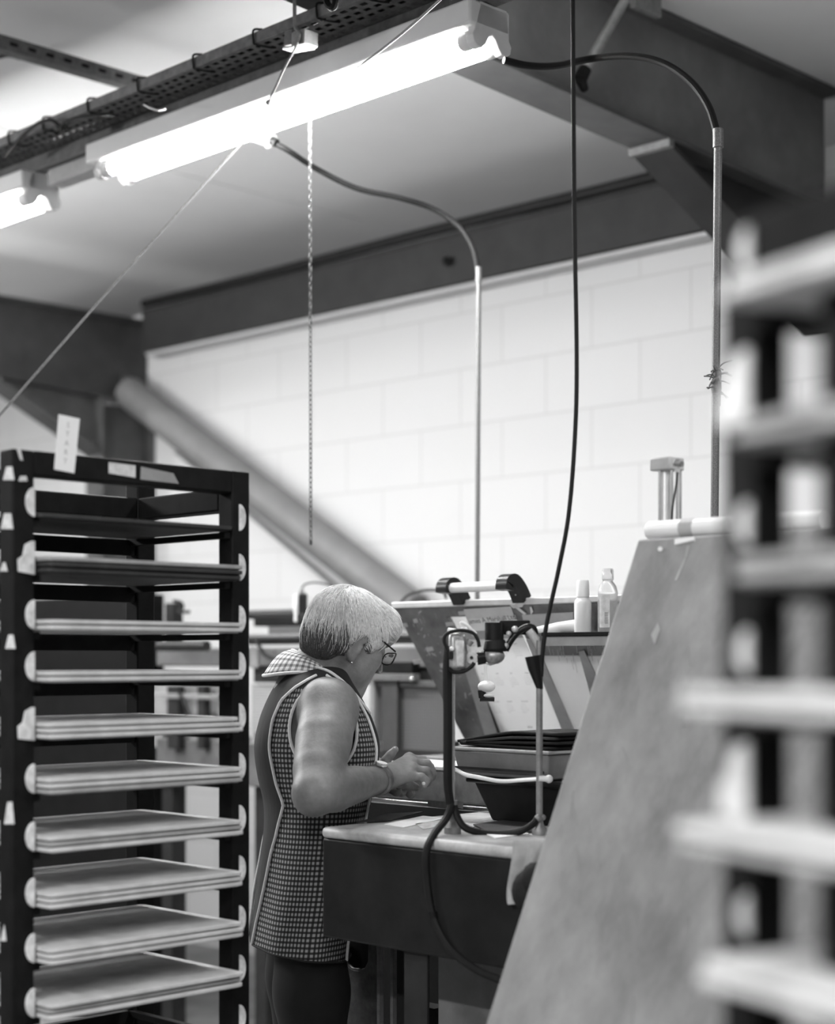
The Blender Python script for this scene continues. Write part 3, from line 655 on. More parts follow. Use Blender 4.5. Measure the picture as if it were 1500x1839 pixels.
# carry handle
hb = 2.878
hdl = MB().cyl(PB(812,1056,hb), PB(902,1052,hb), .0118, 20).build('handle', M['whiteplastic'], t)
def bracket(path, w):
    q = MB(); pts = spline(path, 5); N = len(pts); vs = []
    for i, p in enumerate(pts):
        tn = (pts[min(i+1,N-1)]-pts[max(i-1,0)]).normalized(); nn = tn.cross(DA).normalized(); h = .0125+.004*(i/N)
        vs += [p+DA*w/2+nn*h, p-DA*w/2+nn*h, p-DA*w/2-nn*h, p+DA*w/2-nn*h]
    fs = [(i*4+k, i*4+(k+1)%4, (i+1)*4+(k+1)%4, (i+1)*4+k) for i in range(N-1) for k in range(4)]+[(3,2,1,0), tuple((N-1)*4+k for k in range(4))]
    q.add(vs, fs); o = q.build('handle_bracket', M['blackplastic'], hdl, bevel=.005); return o
for px, py in ((803,1058),(911,1052)):
    g = PB(px,py,hb); a = a_of(px,hb)
    bracket([W(a,hb-.010,g.z-.010), W(a,hb-.006,g.z+.009), W(a,hb+.014,g.z+.013), W(a,hb+.036,g.z-.006), W(a,hb+.052,LZ0+.012)], .034)
MB().box(PB(929,1066,hb+.03), V(.0045,0,.002), V(0,.001,0), V(0,0,.0028)).build('sticker', M['white'], hdl)
# clear tape on the lid edge
t = thing('tape_strip', 'crumpled clear tape stuck over the lid edge beside the right handle bracket', 'tape', LP(930,1088,.004))
q = MB()
for c in (((916,1086),(945,1080),(938,1090),(922,1092)), ((922,1088),(926,1086),(946,1102),(942,1104)), ((952,1090),(955,1090),(958,1098),(954,1104))):
    q.prism([LP(x,y,.003) for x,y in c], lN*.001)
q.build('tape', M['panel_edge'], t)
# shelf with bottles on the lid front
t = press
sz = CH+(YH-1135)/F*dB(1040, 2.80)
a_l, a_r = a_of(972,2.80), a_of(1160,2.80)
MB().abox(a_r, a_l, 2.80, 2.972, sz-.008, sz).build('shelf', M['black_paint'], t, bevel=.001)
MB().abox(a_r, a_l, 2.806, 2.812, sz-.03, sz-.008).build('shelf_lip', M['grey'], C.objects['shelf'], bevel=.002)
bb = 2.87; e2 = dB(1047,bb)/F
c = PB(1047,1131,bb); c.z = sz
t = thing('glue_bottle', 'opaque white squeeze bottle with a straight cap on the lid shelf', 'bottle', c)
MB().lathe(c, UP, [(0,0),(15*e2,0),(15.5*e2,3*e2),(15.5*e2,52*e2),(14*e2,58*e2),(11*e2,61*e2),(10*e2,64*e2)], 24).build('body', M['white'], t)
MB().lathe(c, UP, [(10*e2,62*e2),(12*e2,64*e2),(11*e2,92*e2),(10*e2,94*e2),(0,94*e2)], 24).build('cap', M['whiteplastic'], t)
c = PB(1092,1131,bb); c.z = sz
t = thing('clear_bottle', 'clear plastic bottle with a barcode label on the lid shelf', 'bottle', c)
MB().lathe(c, UP, [(0,0),(17*e2,0),(18*e2,3*e2),(18*e2,70*e2),(15*e2,82*e2),(9*e2,90*e2),(9*e2,94*e2)], 28).build('body', M['glassy'], t)
MB().lathe(c, UP, [(9.5*e2,92*e2),(10.5*e2,93*e2),(10*e2,110*e2),(8*e2,113*e2),(0,113*e2)], 24).build('cap', M['glassy'], t)
q = MB(); vs = []
for k in range(9):
    an = math.radians(-150+k*8)
    for z in (8, 66): vs.append(c+V(math.cos(an)*18.3*e2, math.sin(an)*18.3*e2, z*e2))
q.add(vs, [(2*k,2*k+2,2*k+3,2*k+1) for k in range(8)]); q.build('label', M['label'], t)
q = MB()
for k in range(8):
    an = math.radians(-104); q.box(c+V(math.cos(an)*18.6*e2, math.sin(an)*18.6*e2, (16+k*2.6)*e2), V(3.4*e2,0,0), V(0,.0002,0), V(0,0,.7*e2))
q.build('barcode', M['ink'], t)
p0, p1 = PB(1038,1121,2.89), PB(958,1128,2.84); p0.z = sz+.0155; p1.z = sz+.006
t = thing('glue_tube', 'white tapering tube lying on the lid shelf beside the white bottle', 'tube', p0)
MB().tube([p0, p0.lerp(p1,.45), p0.lerp(p1,.9), p1], [.0155,.0125,.007,.004], 18).build('body', M['white'], t)
q = MB().abox(a_of(1030,2.93), a_of(962,2.93), 2.925, 2.93, sz+.002, sz+.05)
# ---- calendar
t = thing('wall_calendar', 'white printed year calendar sheet stuck to the tilted press lid', 'calendar', cBL)
MB().quad(cTL,cTR,cBR,cBL).build('sheet', M['thinpaper'], t, fix=False)
import calendar as _cal
ux = (cTR-cTL).normalized(); Wd = (cTR-cTL).length; Hh = (cBL-cTL).length; uy = (cTL-cBL).normalized()
allv = []; allf = []; hv = []; hf = []
def put(s, u, v, size, head=False, squash=None):
    me, vs, fs = text_mesh('x', s, (0,0,0), (1,0,0), (0,1,0), size, None, t, depth=0)
    o = cTL+(cTR-cTL)*u+(cBL-cTL)*v+lN*.0009
    A_, B_ = (hv, hf) if head else (allv, allf); n = len(A_)
    for q_ in vs: A_.append(o+ux*q_.x+uy*q_.y)
    B_ += [tuple(i+n for i in f) for f in fs]; bpy.data.meshes.remove(me)
def month(y, mth, u, v, full=True):
    put(_cal.month_name[mth], u+.055, v, .0036, True)
    for r, wk in enumerate(_cal.Calendar(6).monthdayscalendar(y, mth)):
        s = ' '.join('%2d' % d if d else '  ' for d in wk)
        if r < (6 if full else 2): put(s, u+.0, v+.028+.020*r, .0021)
yr = 2023
for r in range(3):
    for c_ in range(4): month(yr, r*4+c_+1, .035+c_*.238, .055+r*.275)
put('2024', .50, .865, .0058, True)
for c_ in range(4): month(yr+1, c_+1, .035+c_*.238, .91, False)
pd = meshobj('printed_dates', allv, allf, M['ink'], t, smooth=False); pd['kind'] = 'stuff'
meshobj('printed_months', hv, hf, M['inkdark'], t, smooth=False)
# ---- press body under the lid
t = press
MB().abox(1.7, 3.55, 3.05, 3.5, .06, 1.085).build('cabinet', M['cabinet'], t, bevel=.01)
MB().abox(1.68, 3.02, 3.03, 3.5, 1.085, 1.108).build('platen', M['grey'], t, bevel=.004)
for a in (1.8, 3.45):
    for b in (3.12, 3.42): MB().abox(a-.04, a+.04, b-.04, b+.04, 0, .06).build('leg', M['greydark'], t)
for a in (1.9, 2.96):
    MB().prism([W(a,3.225,1.108),W(a,3.40,1.108),W(a,3.225,1.15)], DA*.02).build('hinge', M['greydark'], t)
q = MB().tube(spline([PB(716,1086,3.6),PB(735,1068,3.6),PB(765,1060,3.6),PB(795,1062,3.6),PB(802,1075,3.6)],6), .004, 8)
tag(q.build('black_cable', M['black']), 'thin dark cable arching behind the left end of the lid', 'cable')
# ---- guarded conveyor behind the person
GB = 3.55
t = thing('guarded_machine', 'long grey machine with wire guards behind the person', 'machine', W(4.2, GB, 0))
q = MB(); slab(q, 280, 790, 1162, 1198, GB, .25, 560); q.build('top_box', M['mgrey'], t, bevel=.006)
q = MB(); slab(q, 448, 463, 1160, 1200, GB-.004, .01); q.build('end_cheek', M['mlt'], t, bevel=.002)
z0 = CH-(1143-YH)/F*dB(500,GB)
MB().cyl(W(a_of(790,GB),GB+.02,z0), W(a_of(446,GB+.02),GB+.02,z0), .0095, 14).build('roller', M['mgrey'], t)
MB().cyl(W(a_of(790,GB),GB+.03,z0-.017), W(a_of(448,GB+.03),GB+.03,z0-.017), .010, 14).build('shaft', M['greydark'], t)
q = MB(); slab(q, 482, 700, 1124, 1138, GB+.06, .02, 560); o = q.build('vent_grille', M['guard_dk'], t, uv=uvw, fix=False)
q = MB(); slab(q, 455, 700, 1105, 1124, GB+.08, .06, 520); q.build('back_rail', M['black_paint'], t, bevel=.004)
zr = CH-(1100-YH)/F*dB(500,GB+.1)
zr = CH-(1103-YH)/F*dB(500,GB+.12)
MB().cyl(W(a_of(720,GB+.12),GB+.12,zr), W(a_of(440,GB+.12),GB+.12,zr), .0155, 16).build('back_tube', M['greydark'], t)
q = MB(); slab(q, 455, 790, 1197, 1226, GB+.01, .2, 480); q.build('drive_box', M['greydark'], t, bevel=.004)
for px in (494, 519):
    p = PB(px, 1171, GB); MB().cyl(p+DB*.004, p-DB*.003, .0038, 12).build('screw_hole', M['greydark'], t)
zc = CH-(1216-YH)/F*dB(700,GB-.05)
q = MB(); slab(q, 664, 742, 1210, 1223, GB-.05, .03); q.build('front_rail', M['mgrey'], t, bevel=.002)
MB().ball(PB(740,1220,GB-.06), .008).build('bright_screw', M['chrome'], t)
q = MB(); slab(q, 665, 740, 1189, 1209, GB-.03, .03); q.build('black_rail', M['black_paint'], t, bevel=.002)  # black bar just above the front rail
def guard(px0, px1, py0, py1, b, dk=False):
    q = MB(); slab(q, px0, px1, py0, py1, b, .004); q.build('wire_guard', M['guard_dk' if dk else 'guard'], t, uv=uvw, fix=False)
guard(452, 500, 1229, 1340, GB+.02); guard(268, 396, 1228, 1345, GB+.02)
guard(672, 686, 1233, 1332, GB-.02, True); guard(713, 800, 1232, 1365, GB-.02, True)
q = MB(); slab(q, 664, 672, 1212, 1400, GB-.04, .03); q.build('guard_post', M['mlt'], t, bevel=.002)
q = MB(); slab(q, 686, 713, 1222, 1400, GB-.04, .03); q.build('guard_post', mat('post_grey', .05, .5, noise=(12,.3)), t, bevel=.002)
q = MB(); slab(q, 672, 790, 1222, 1234, GB-.03, .02); q.build('guard_rail', mat('rail_grey', .09, .5, noise=(12,.3)), t, bevel=.002)
for px0, px1, lab in ((300,320,0),(354,366,0)):
    q = MB(); slab(q, px0, px1, 1232, 1345, GB-.03, .03); q.build('guard_post', M['greydark'], t, bevel=.002)
q = MB(); slab(q, 268, 392, 1246, 1255, GB-.035, .02); q.build('guard_rail', M['mlt'], t, bevel=.002)
q = MB(); slab(q, 280, 800, 1340, 1420, GB, .3); q.build('lower_panel', mat('lower_grey', .12, .5, noise=(12,.4)), t, bevel=.004)
for px in (292, 460, 640, 780):
    a = a_of(px, GB); MB().abox(a-.03, a+.03, GB+.02, GB+.08, 0, CH-.24*1.05).build('leg', M['greydark'], t)
q = MB().tube(spline([PB(446,1148,GB-.03),PB(456,1148,GB-.03),PB(466,1160,GB-.03),PB(476,1176,GB-.03),PB(492,1183,GB-.03),PB(520,1184,GB-.03),PB(560,1183,GB-.03)],6), .0062, 10)
tag(q.build('black_cable', M['black']), 'black cable drooping across the grey machine beside the rack', 'cable')
q = MB().tube(spline([PB(318,1236,GB-.05),PB(330,1262,GB-.05),PB(338,1285,GB-.05),PB(348,1300,GB-.05)],5), .006, 8)
tag(q.build('black_cable', M['black']), 'black cable crossing the wire guard, seen through the drying rack', 'cable')
# sensor with a cord beside the hair
t = thing('sensor_box', 'black and white sensor unit with a cord left of the grey hair', 'sensor', PB(540,1118,3.5))
es = dB(540,3.5)/F
def sb(x0,x1,y0,y1,m_,nm,dep=.03,bev=.004): MB().box(PB((x0+x1)/2,(y0+y1)/2,3.5), V((x1-x0)/2*es,0,0), V(0,dep/2,0), V(0,0,(y1-y0)/2*es)).build(nm, m_, t, bevel=bev)
sb(536,552,1066,1104,M['blackplastic'],'body'); sb(534,556,1102,1118,M['greydark'],'base',.04)
MB().lathe(PB(532,1068,3.48), -UP, [(4*es,0),(5*es,2*es),(5*es,30*es),(3.5*es,36*es),(4*es,40*es),(4*es,48*es),(0,50*es)], 14).build('filter_tube', M['whiteplastic'], t)
sb(538,546,1058,1067,M['grey'],'cable_gland')
MB().tube(spline([PB(542,1060,3.5),PB(545,1052,3.5),PB(556,1047,3.5),PB(575,1047,3.5),PB(600,1056,3.5),PB(610,1080,3.5)],5), .0028, 8).build('lead', M['greydark'], t)
# small things seen through the rack, on the machine top
q = MB(); slab(q, 296, 309, 1083, 1162, GB+.05, .05); tag(q.build('upright_block', M['greydark'], bevel=.003), 'dark upright block on the machine, seen through the drying rack', 'block')
q = MB().tube(spline([PB(312,1079,GB),PB(325,1082,GB),PB(328,1092,GB),PB(320,1098,GB),PB(340,1099,GB)],5), .006, 8)
tag(q.build('hose', M['black']), 'curled black hose end seen through the second opening of the drying rack', 'hose')
q = MB().cyl(PB(285,1160,GB-.06), PB(372,1160,GB-.06), .018, 16)
tag(q.build('ink_drum', M['greydark']), 'dark drum lying on the machine, seen through the drying rack', 'drum')
# dark cabinet far behind the drying rack
t = thing('steel_cabinet', 'tall dark steel cabinet with slots through it behind the drying rack', 'cabinet', W(5.2, 3.9, 0))
cb0, cb1 = 3.55, 3.62
def zpx(y, b=cb0, px=160): return CH-(y-YH)/F*dB(px, b)
aa0, aa1 = a_of(266,cb0), a_of(-120,cb0)
for y0, y1 in ((1072,1153),(1158,1232),(1242,1900)):
    MB().abox(aa0, aa1, cb0, cb1, max(0,zpx(y1)), zpx(y0)).build('body_section', M['cabinet'], t, bevel=.003)
for x0, x1 in ((212,266),(76,119),(-120,-20)):
    MB().abox(a_of(x1,cb0), a_of(x0,cb0), cb0+.01, cb1-.01, zpx(1243), zpx(1150)).build('spacer', M['cabinet'], t)
# ================================================================== PLYWOOD SHEET, ROLL AND PRESS FRAME AT THE RIGHT
TLp = P(1145,967,2.9); at, bt = (TLp.y-TLp.x)*S2, (TLp.x+TLp.y)*S2
run = (TLp.z)*.391/.784; zb = 0.0
t_ = Vector((-run, -TLp.z)); t_.normalize()
dirb = DB*t_.x+UP*t_.y; nrm = DA.cross(dirb).normalized()
if nrm.dot(DB) > 0: nrm = -nrm
w_ = .72
c0 = W(at, bt, TLp.z); c1 = c0+dirb*(TLp.z/-t_.y)*1.0
Ls = (c1-c0).length
t = thing('plywood_sheet', 'tall worn plywood sheet leaning at right in front of the press', 'plywood sheet', c1-DA*.3)
q = MB().prism([c0-dirb*0+V(0,0,0), c0+dirb*Ls, c0+dirb*Ls-DA*w_, c0-DA*w_], -nrm*.016)
o = q.build('sheet', M['ply'], t, bevel=.006, seg=3)
def OP(px, py, off=.0006):
    dv = P(px,py,1)-V(0,0,CH); oo = V(0,0,CH); q0 = c0+nrm*off; return oo+dv*((q0-oo).dot(nrm)/dv.dot(nrm))
MB().cyl(OP(1186,986,-.001), OP(1186,986,.004), .0042, 12).build('screw_head', M['white'], t)
q = MB()
for pts in (((1234,980),(1240,980),(1236,998),(1230,1004)), ((1229,1004),(1234,1002),(1216,1042),(1212,1042)), ((1170,1140),(1182,1118),(1186,1130),(1176,1158))):
    MB().prism([OP(x,y) for x,y in pts], nrm*.0006).build('paint_drip', M['panel_lt'], t)
q = MB()
for pts in (((1214,980),(1248,972),(1248,966),(1214,970)),): q.prism([OP(x,y,.0005) for x,y in pts], nrm*.004)
q.build('edge_tape', M['white'], t)
q = MB()
for i in range(34):
    x, y = random.uniform(1000,1290), random.uniform(1060,1820)
    if x < 1160-(y-965)*.315+10: continue
    L = random.uniform(10,60); an = random.choice((1.35,1.5,1.85))+random.uniform(-.2,.2)
    p0, p1 = OP(x,y), OP(x+L*math.cos(an), y+L*math.sin(an)); q.bar(p0, p1, .0006, random.choice((.0008,.0014)), up=nrm)
sc_ = q.build('scuffs', mat('ply_scuff', .27, .7, noise=(20,.2)), t); sc_['kind'] = 'stuff'
# paper roll across the top
t = thing('paper_roll', 'white roll lying across the top edge of the plywood sheet', 'roll', P(1240,955,3.0))
rb = bt+.045; r0, r1 = PB(1166,953,rb), PB(1480,934,rb)
MB().lathe(r0, (r1-r0), [(0,0),(.0145,0),(.0168,.004),(.0168,(r1-r0).length)], 24).build('roll', M['white'], t)
MB().lathe(r0+(r1-r0)*.21, (r1-r0), [(.0172,0),(.0172,.028)], 24).build('grey_band', M['greylt'], t)
for f_ in (.72,.78,.84): MB().lathe(r0+(r1-r0)*f_, (r1-r0), [(.0175,0),(.0175,.006)], 24).build('ring', M['whiteplastic'], t)
# press frame behind
t = thing('support_trestle', 'dark steel trestle mostly hidden behind the plywood sheet, under the white roll', 'trestle', W(1.5, 2.55, 0))
zt_ = r0.z-.0168
for a in (1.72, 1.25): MB().abox(a-.03, a+.03, bt+.02, bt+.09, 0, zt_-.03).build('post', M['greydark'], t, bevel=.003)
MB().abox(1.2, 1.76, bt+.01, bt+.20, zt_-.03, zt_-.001).build('cross_beam', M['grey'], t, bevel=.003)
# pneumatic cylinder
cbp = bt+.10; ec = dB(1202,cbp)/F
t = thing('pneumatic_cylinder', 'upright silver pneumatic cylinder with a square cap behind the white roll', 'cylinder', PB(1202,945,cbp))
def cbx(x0,x1,y0,y1,m_,nm,db=0,dep=.05,bev=.002):
    p = PB((x0+x1)/2,(y0+y1)/2,cbp+db); MB().box(p, -DA*(x1-x0)/2*ec*1.25, DB*dep/2, UP*(y1-y0)/2*ec).build(nm, m_, t, bevel=bev)
cbx(1180,1216,823,846,M['greylt'],'end_cap',0,.045,.003)
cbx(1190,1214,940,956,M['greylt'],'base_cap',0,.045,.003)
MB().cyl(PB(1195,846,cbp-.003), PB(1195,945,cbp-.003), 9.5*ec, 20).build('barrel', M['alu'], t)
for px, db in ((1185,-.02),(1207,-.018),(1216,.015),(1222,.0)):
    MB().cyl(PB(px,845,cbp+db), PB(px,945,cbp+db), 2.6*ec, 10).build('tie_rod', M['chrome'], t)
MB().cyl(PB(1212,833,cbp-.03), PB(1226,833,cbp-.03), 5*ec, 14).ball(PB(1217,832,cbp-.032), 7.5*ec).build('elbow_fitting', M['galv'], t)
MB().tube([PB(1216,834,cbp-.032), PB(1217,850,cbp-.032)], [5*ec,4*ec], 12).build('nozzle', M['greylt'], t)
MB().tube(spline([PB(1217,848,cbp-.034), PB(1215,870,cbp-.036), PB(1209,905,cbp-.036), PB(1206,938,cbp-.03)],5), 1.9*ec, 8).build('air_tube', M['black'], t)
# ================================================================== DRYING RACKS (one of each kind, the shapes differ in place only)
ORD = ('first','second','third','fourth','fifth','sixth','seventh','eighth','ninth','tenth','eleventh','twelfth','thirteenth','fourteenth')
def rack(label, org, e, n, We, Dn, Zt, levels, board_spec, group, where, twin=None, board_l=.018, far=False, s=.02, tabup=0.0, tabs=1.0):
    e, n = Vector(e), Vector(n); o = Vector(org)
    def G(x, y, z): return V(o.x, o.y, 0)+e*x+n*y+UP*z
    def gb(m_, x0, x1, y0, y1, z0, z1): return m_.hexa([G(x0,y0,z0),G(x1,y0,z0),G(x1,y1,z0),G(x0,y1,z0),G(x0,y0,z1),G(x1,y0,z1),G(x1,y1,z1),G(x0,y1,z1)])
    r = thing('drying_rack', label, 'rack', G(We/2, Dn/2, 0)); bp = M['black_paint']
    for x, y in ((0,0),(We,0),(0,Dn),(We,Dn)): gb(MB(), x-s, x+s, y-s, y+s, .06, Zt).build('post', bp, r, bevel=.003)
    if twin:
        gb(MB(), twin-s, twin+s, -s, s, .06, Zt-.04).build('post', bp, r, bevel=.003)
    for x, y in ((0,0),(We,0),(0,Dn),(We,Dn)): MB().ball(G(x,y,.03), .03).build('castor', M['blackplastic'], r)
    gb(MB(), s, We-s, -s, s, Zt-.04, Zt).build('front_beam', bp, r, bevel=.003)
    gb(MB(), s, We-s, Dn-s, Dn+s, Zt-.07, Zt-.03).build('back_beam', bp, r, bevel=.003)
    gb(MB(), -s, s, s, Dn-s, Zt-.07, Zt-.03).build('side_beam', bp, r, bevel=.003)
    gb(MB(), We-s, We+s, s, Dn-s, Zt-.07, Zt-.03).build('side_beam', bp, r, bevel=.003)
    for i, z in enumerate(levels):
        gb(MB(), s, s+.014, -.015, Dn, z-.012, z-.0012).build('side_rail', bp, r)
        gb(MB(), We-s-.014, We-s, -.015, Dn, z-.012, z-.0012).build('side_rail', bp, r)
        if z > .35: gb(MB(), s, We-s, Dn-.012, Dn+.004, z-.03, z-.0012).build('back_rail', bp, r)
        for sx, x0 in ((-1, s-.001), (1, We-s+.014)):      # half-round white guides on the posts
            if not (i < len(levels)): continue
            pts = [G(x0, -s-.001, z+.024+.0*1)]
            hh = .024*tabs; zc = z+.026+tabup; ww = (.017 if sx < 0 else .0145)*tabs
            pts = [G(x0+sx*ww*math.cos(a), -s-.0005, zc+hh*math.sin(a)) for a in np.linspace(-PI/2, PI/2, 12)]
            if sx < 0 and i in (1, 4):
                pts = [G(x0+dx, -s-.0005, zc+dz) for dx, dz in ((0,-.028),(-.03,-.024),(-.031,-.004),(-.022,.002),(-.018,.020),(-.006,.026),(0,.026))]
            MB().prism(pts, -n*.0035).build('guide_tab', M['tabwhite'], r, bevel=.0008)
    for i, z in enumerate(levels):
        spec = board_spec[i] if i < len(board_spec) else []
        zz = z
        nb_ = len(spec)
        for k, (m_, wl, wr, pf) in enumerate(spec):
            q = MB(); nx, ny = 10, 6; x0, x1 = s+.003-wl, We-s-.003+wr; y0, y1 = -pf, Dn-.02-.012*k
            th = .0066; wp = random.uniform(-.0010,.0010)
            def bz(x, y): return .0012*0+wp*math.sin(PI*x)*.6
            top = []; bot = []
            cr = .012
            def edge(xs): return xs
            ring = []
            for cx_, cy_, a0_ in ((x1-cr,y0+cr,-PI/2),(x1-cr,y1-cr,0),(x0+cr,y1-cr,PI/2),(x0+cr,y0+cr,PI)):
                for j in range(4):
                    a = a0_+j*PI/6; ring.append((cx_+cr*math.cos(a), cy_+cr*math.sin(a)))
            q.prism([G(x,y,zz+.0022) for x,y in ring], UP*(th))
            ins = .008                                           # recessed foot frame below each board
            gb(q, x0+ins, x1-ins, y0+ins, y1-ins, zz, zz+.0022)
            if far and k > 1: break
            ob = q.build('board', m_, None, bevel=.0016)
            pos = 'alone' if nb_ == 1 else (('bottom','top'),('bottom','middle','top'))[nb_-2][k]
            dk = 'dark' if m_ is M['boarddark'] else ('grey' if m_ is M['boardmid'] else 'pale')
            tag(ob, '%s board lying %s on the %s shelf from the top of %s' % (dk, pos, ORD[i], where), 'board', group)
            zz += .0022+th+.0004
    return r, G
B3 = M['board']; BD = M['boarddark']; BM = M['boardmid']
lv = [1.583]+[1.494, 1.402, 1.319, 1.2275, 1.139, 1.046, .956, .867, .779][0:9]+[.69, .60, .45, .25]
specL = [[(BD,0,0,.03)], [(BD,0,0,.055),(BD,0,0,.06),(BM,0,0,.06)], [(B3,0,0,.06),(B3,0,0,.06)], [(B3,0,0,.06),(B3,0,0,.058)],
         [(B3,0,0,.062),(B3,0,-.004,.06),(B3,0,-.006,.055)], [(BM,0,0,.06),(B3,0,0,.06),(B3,0,0,.058)], [(B3,0,0,.062),(BM,0,0,.058),(B3,0,-.004,.06)],
         [(B3,0,0,.06),(B3,0,-.002,.06),(B3,0,-.004,.062)], [(B3,0,0,.062),(B3,0,0,.064),(B3,0,-.003,.06)], [(B3,0,-.002,.062),(BM,0,-.004,.058),(B3,0,-.002,.064)]]
aF, bL, bR, aB = 2.354, 1.443, 1.888, 2.64
rk, G = rack('tall black drying rack full of flat boards at the left edge', W(aF, bL, 0), DB, DA, bR-bL, aB-aF, 1.692, lv, specL, 'boards on the left drying rack', 'the left drying rack')
fz = 1.692
# card, label and tape on the rack's top beam
def on_front(x0, x1, z0, z1, name, m_, th=.0008, tilt=0):
    q = MB().prism([G(x0,-.0215,z0),G(x1,-.0215,z0),G(x1+tilt,-.0215,z1),G(x0+tilt,-.0215,z1)], -DA*th); return q
def ray_front(px, py):      # point of the rack's front face seen at a pixel
    return PA(px, py, aF-.0215)
cp = [ray_front(x,y) for x,y in ((97,843),(133,850),(143,752),(105,744))]
t = thing('name_card', 'white handwritten card standing up from the top beam of the left rack', 'card', cp[0])
MB().prism(cp, -DA*.0008).build('card', M['paper'], t)
ux = (cp[1]-cp[0]).normalized(); uy = (cp[3]-cp[0]).normalized()
vv = []; ff = []
for i, ch_ in enumerate('START'):
    o_ = cp[3].lerp(cp[0], .20+i*.165)+(cp[1]-cp[0])*.5-DA*.0012
    me, vs, fs = text_mesh('x', ch_, o_, ux, uy, .0085, None, t, depth=0, align='CENTER'); n = len(vv); vv += vs; ff += [tuple(j+n for j in f) for f in fs]
meshobj('handwriting', vv, ff, mat('faded_ink', .42, .8), t, smooth=False)
q = MB().prism([ray_front(x,y) for x,y in ((195,850),(243,858),(243,836),(195,830))], -DA*.0008)
tag(q.build('label', M['label']), 'small grey label on the top beam of the left rack', 'label')
q = MB().prism([ray_front(x,y) for x,y in ((252,861),(321,869),(311,850),(253,838))], -DA*.0008)
tag(q.build('masking_tape', M['grey']), 'torn strip of grey tape on the top beam of the left rack', 'tape')
for pts, lab in ((((36,826),(41,827),(36,806),(30,806)),'tall white scrap of tape at the top corner of the left rack'), (((33,864),(49,864),(47,855),(36,855)),'short white scrap of tape just under the top corner of the left rack')):
    q = MB().prism([ray_front(x,y) for x,y in pts], -DA*.0008); tag(q.build('masking_tape', M['tabwhite']), lab, 'tape')
for x0,x1,y0,y1 in ((6,26,838,862),(2,24,922,950),(0,14,1010,1026),(10,28,1140,1165),(8,26,1440,1480),(2,12,1660,1690)):
    bq = bL-.0205
    MB().prism([PB(x0,y1,bq),PB(x1,y1,bq),PB(x1-4,y0,bq),PB(x0+6,y0,bq)], -DB*.0008).build('paper_scrap', M['tabwhite'], rk)
# right-hand rack, very close to the camera
P1 = P(1357,1180,1.15); E_ = Vector((.475,-.880,0)); N_ = Vector((.880,.475,0))
R3 = mat('pale_rack_board', .5, .7, noise=(14,.2))  # one even pale board tone
spec1 = [(B3,0,0,.075),(B3,0,0,.07)]
lvR = [CH+(YH-y)/F*1.13 for y in (560, 808, 1052, 1282, 1515, 1755)]+[.95, .7, .5, .3]
specR = [[(B3,0,0,.05),(B3,0,0,.045)],[(BM,0,0,.04),(BM,0,0,.04)],[(BM,0,0,.04),(BM,0,0,.04)],[(B3,0,0,.085),(B3,0,0,.085)],[(B3,0,0,.085),(B3,0,0,.09)],[(B3,0,0,.07),(B3,0,0,.065)]]
rack('black drying rack of boards close by at the right edge, far out of focus', P1, E_, N_, .445, .286, 1.66, lvR, specR, 'boards on the right drying rack', 'the right drying rack', twin=.098, s=.0165, tabup=.016, tabs=.62)
# ================================================================== THE PERSON
class SDF:
    """Smooth union of tapered capsules and ellipsoids on a grid, meshed by surface nets."""
    def __init__(s): s.p = []
    def cap(s, a, b, ra, rb=None, k=.012): s.p.append(('c', np.array(a), np.array(b), ra, ra if rb is None else rb, k)); return s
    def chain(s, pts, rs, k=.012, k1=None):
        for i in range(len(pts)-1): s.cap(pts[i], pts[i+1], rs[i], rs[i+1], k if i == 0 or k1 is None else k1)
        return s
    def ell(s, c, r, Mx=None, k=.012, sub=False): s.p.append(('s' if sub else 'e', np.array(c), np.array(r), np.eye(3) if Mx is None else np.array(Mx), 0, k)); return s
    def box(s, p):
        if p[0] == 'c':
            r = max(p[3], p[4]); return np.minimum(p[1], p[2])-r, np.maximum(p[1], p[2])+r
        r = max(p[2]); return p[1]-r, p[1]+r
    @staticmethod
    def ev(p, X):
        if p[0] == 'c':
            a, b, ra, rb = p[1:5]; ab = b-a; q = X-a
            t = np.clip((q@ab)/max(ab@ab,1e-12), 0, 1)
            return np.linalg.norm(q-t[...,None]*ab, axis=-1)-(ra+(rb-ra)*t)
        q = (X-p[1])@p[3].T; r = p[2]
        k0 = np.linalg.norm(q/r, axis=-1); k1 = np.linalg.norm(q/(r*r), axis=-1)
        return k0*(k0-1)/np.maximum(k1, 1e-9)
    def mesh(s, h):
        lo = np.min([s.box(p)[0] for p in s.p], 0)-4*h-.01; hi = np.max([s.box(p)[1] for p in s.p], 0)+4*h+.01
        n = np.ceil((hi-lo)/h).astype(int)+1
        D = np.full(n, .05, np.float32)
        for p in s.p:
            k = p[5]; l, u = s.box(p); mg = k+3*h+.004
            i0 = np.maximum(((l-mg-lo)/h).astype(int), 0); i1 = np.minimum(((u+mg-lo)/h).astype(int)+2, n)
            ax = [lo[j]+h*np.arange(i0[j], i1[j]) for j in range(3)]
            X = np.stack(np.meshgrid(*ax, indexing='ij'), -1)
            d = s.ev(p, X).astype(np.float32); sl = tuple(slice(i0[j], i1[j]) for j in range(3)); o = D[sl]
            if p[0] == 's':
                e = np.maximum(k-np.abs(o+d), 0)/k; D[sl] = np.maximum(o, -d)+e*e*k*.25
            else:
                e = np.maximum(k-np.abs(o-d), 0)/k; D[sl] = np.minimum(o, d)-e*e*k*.25
        return nets(D, lo, h)
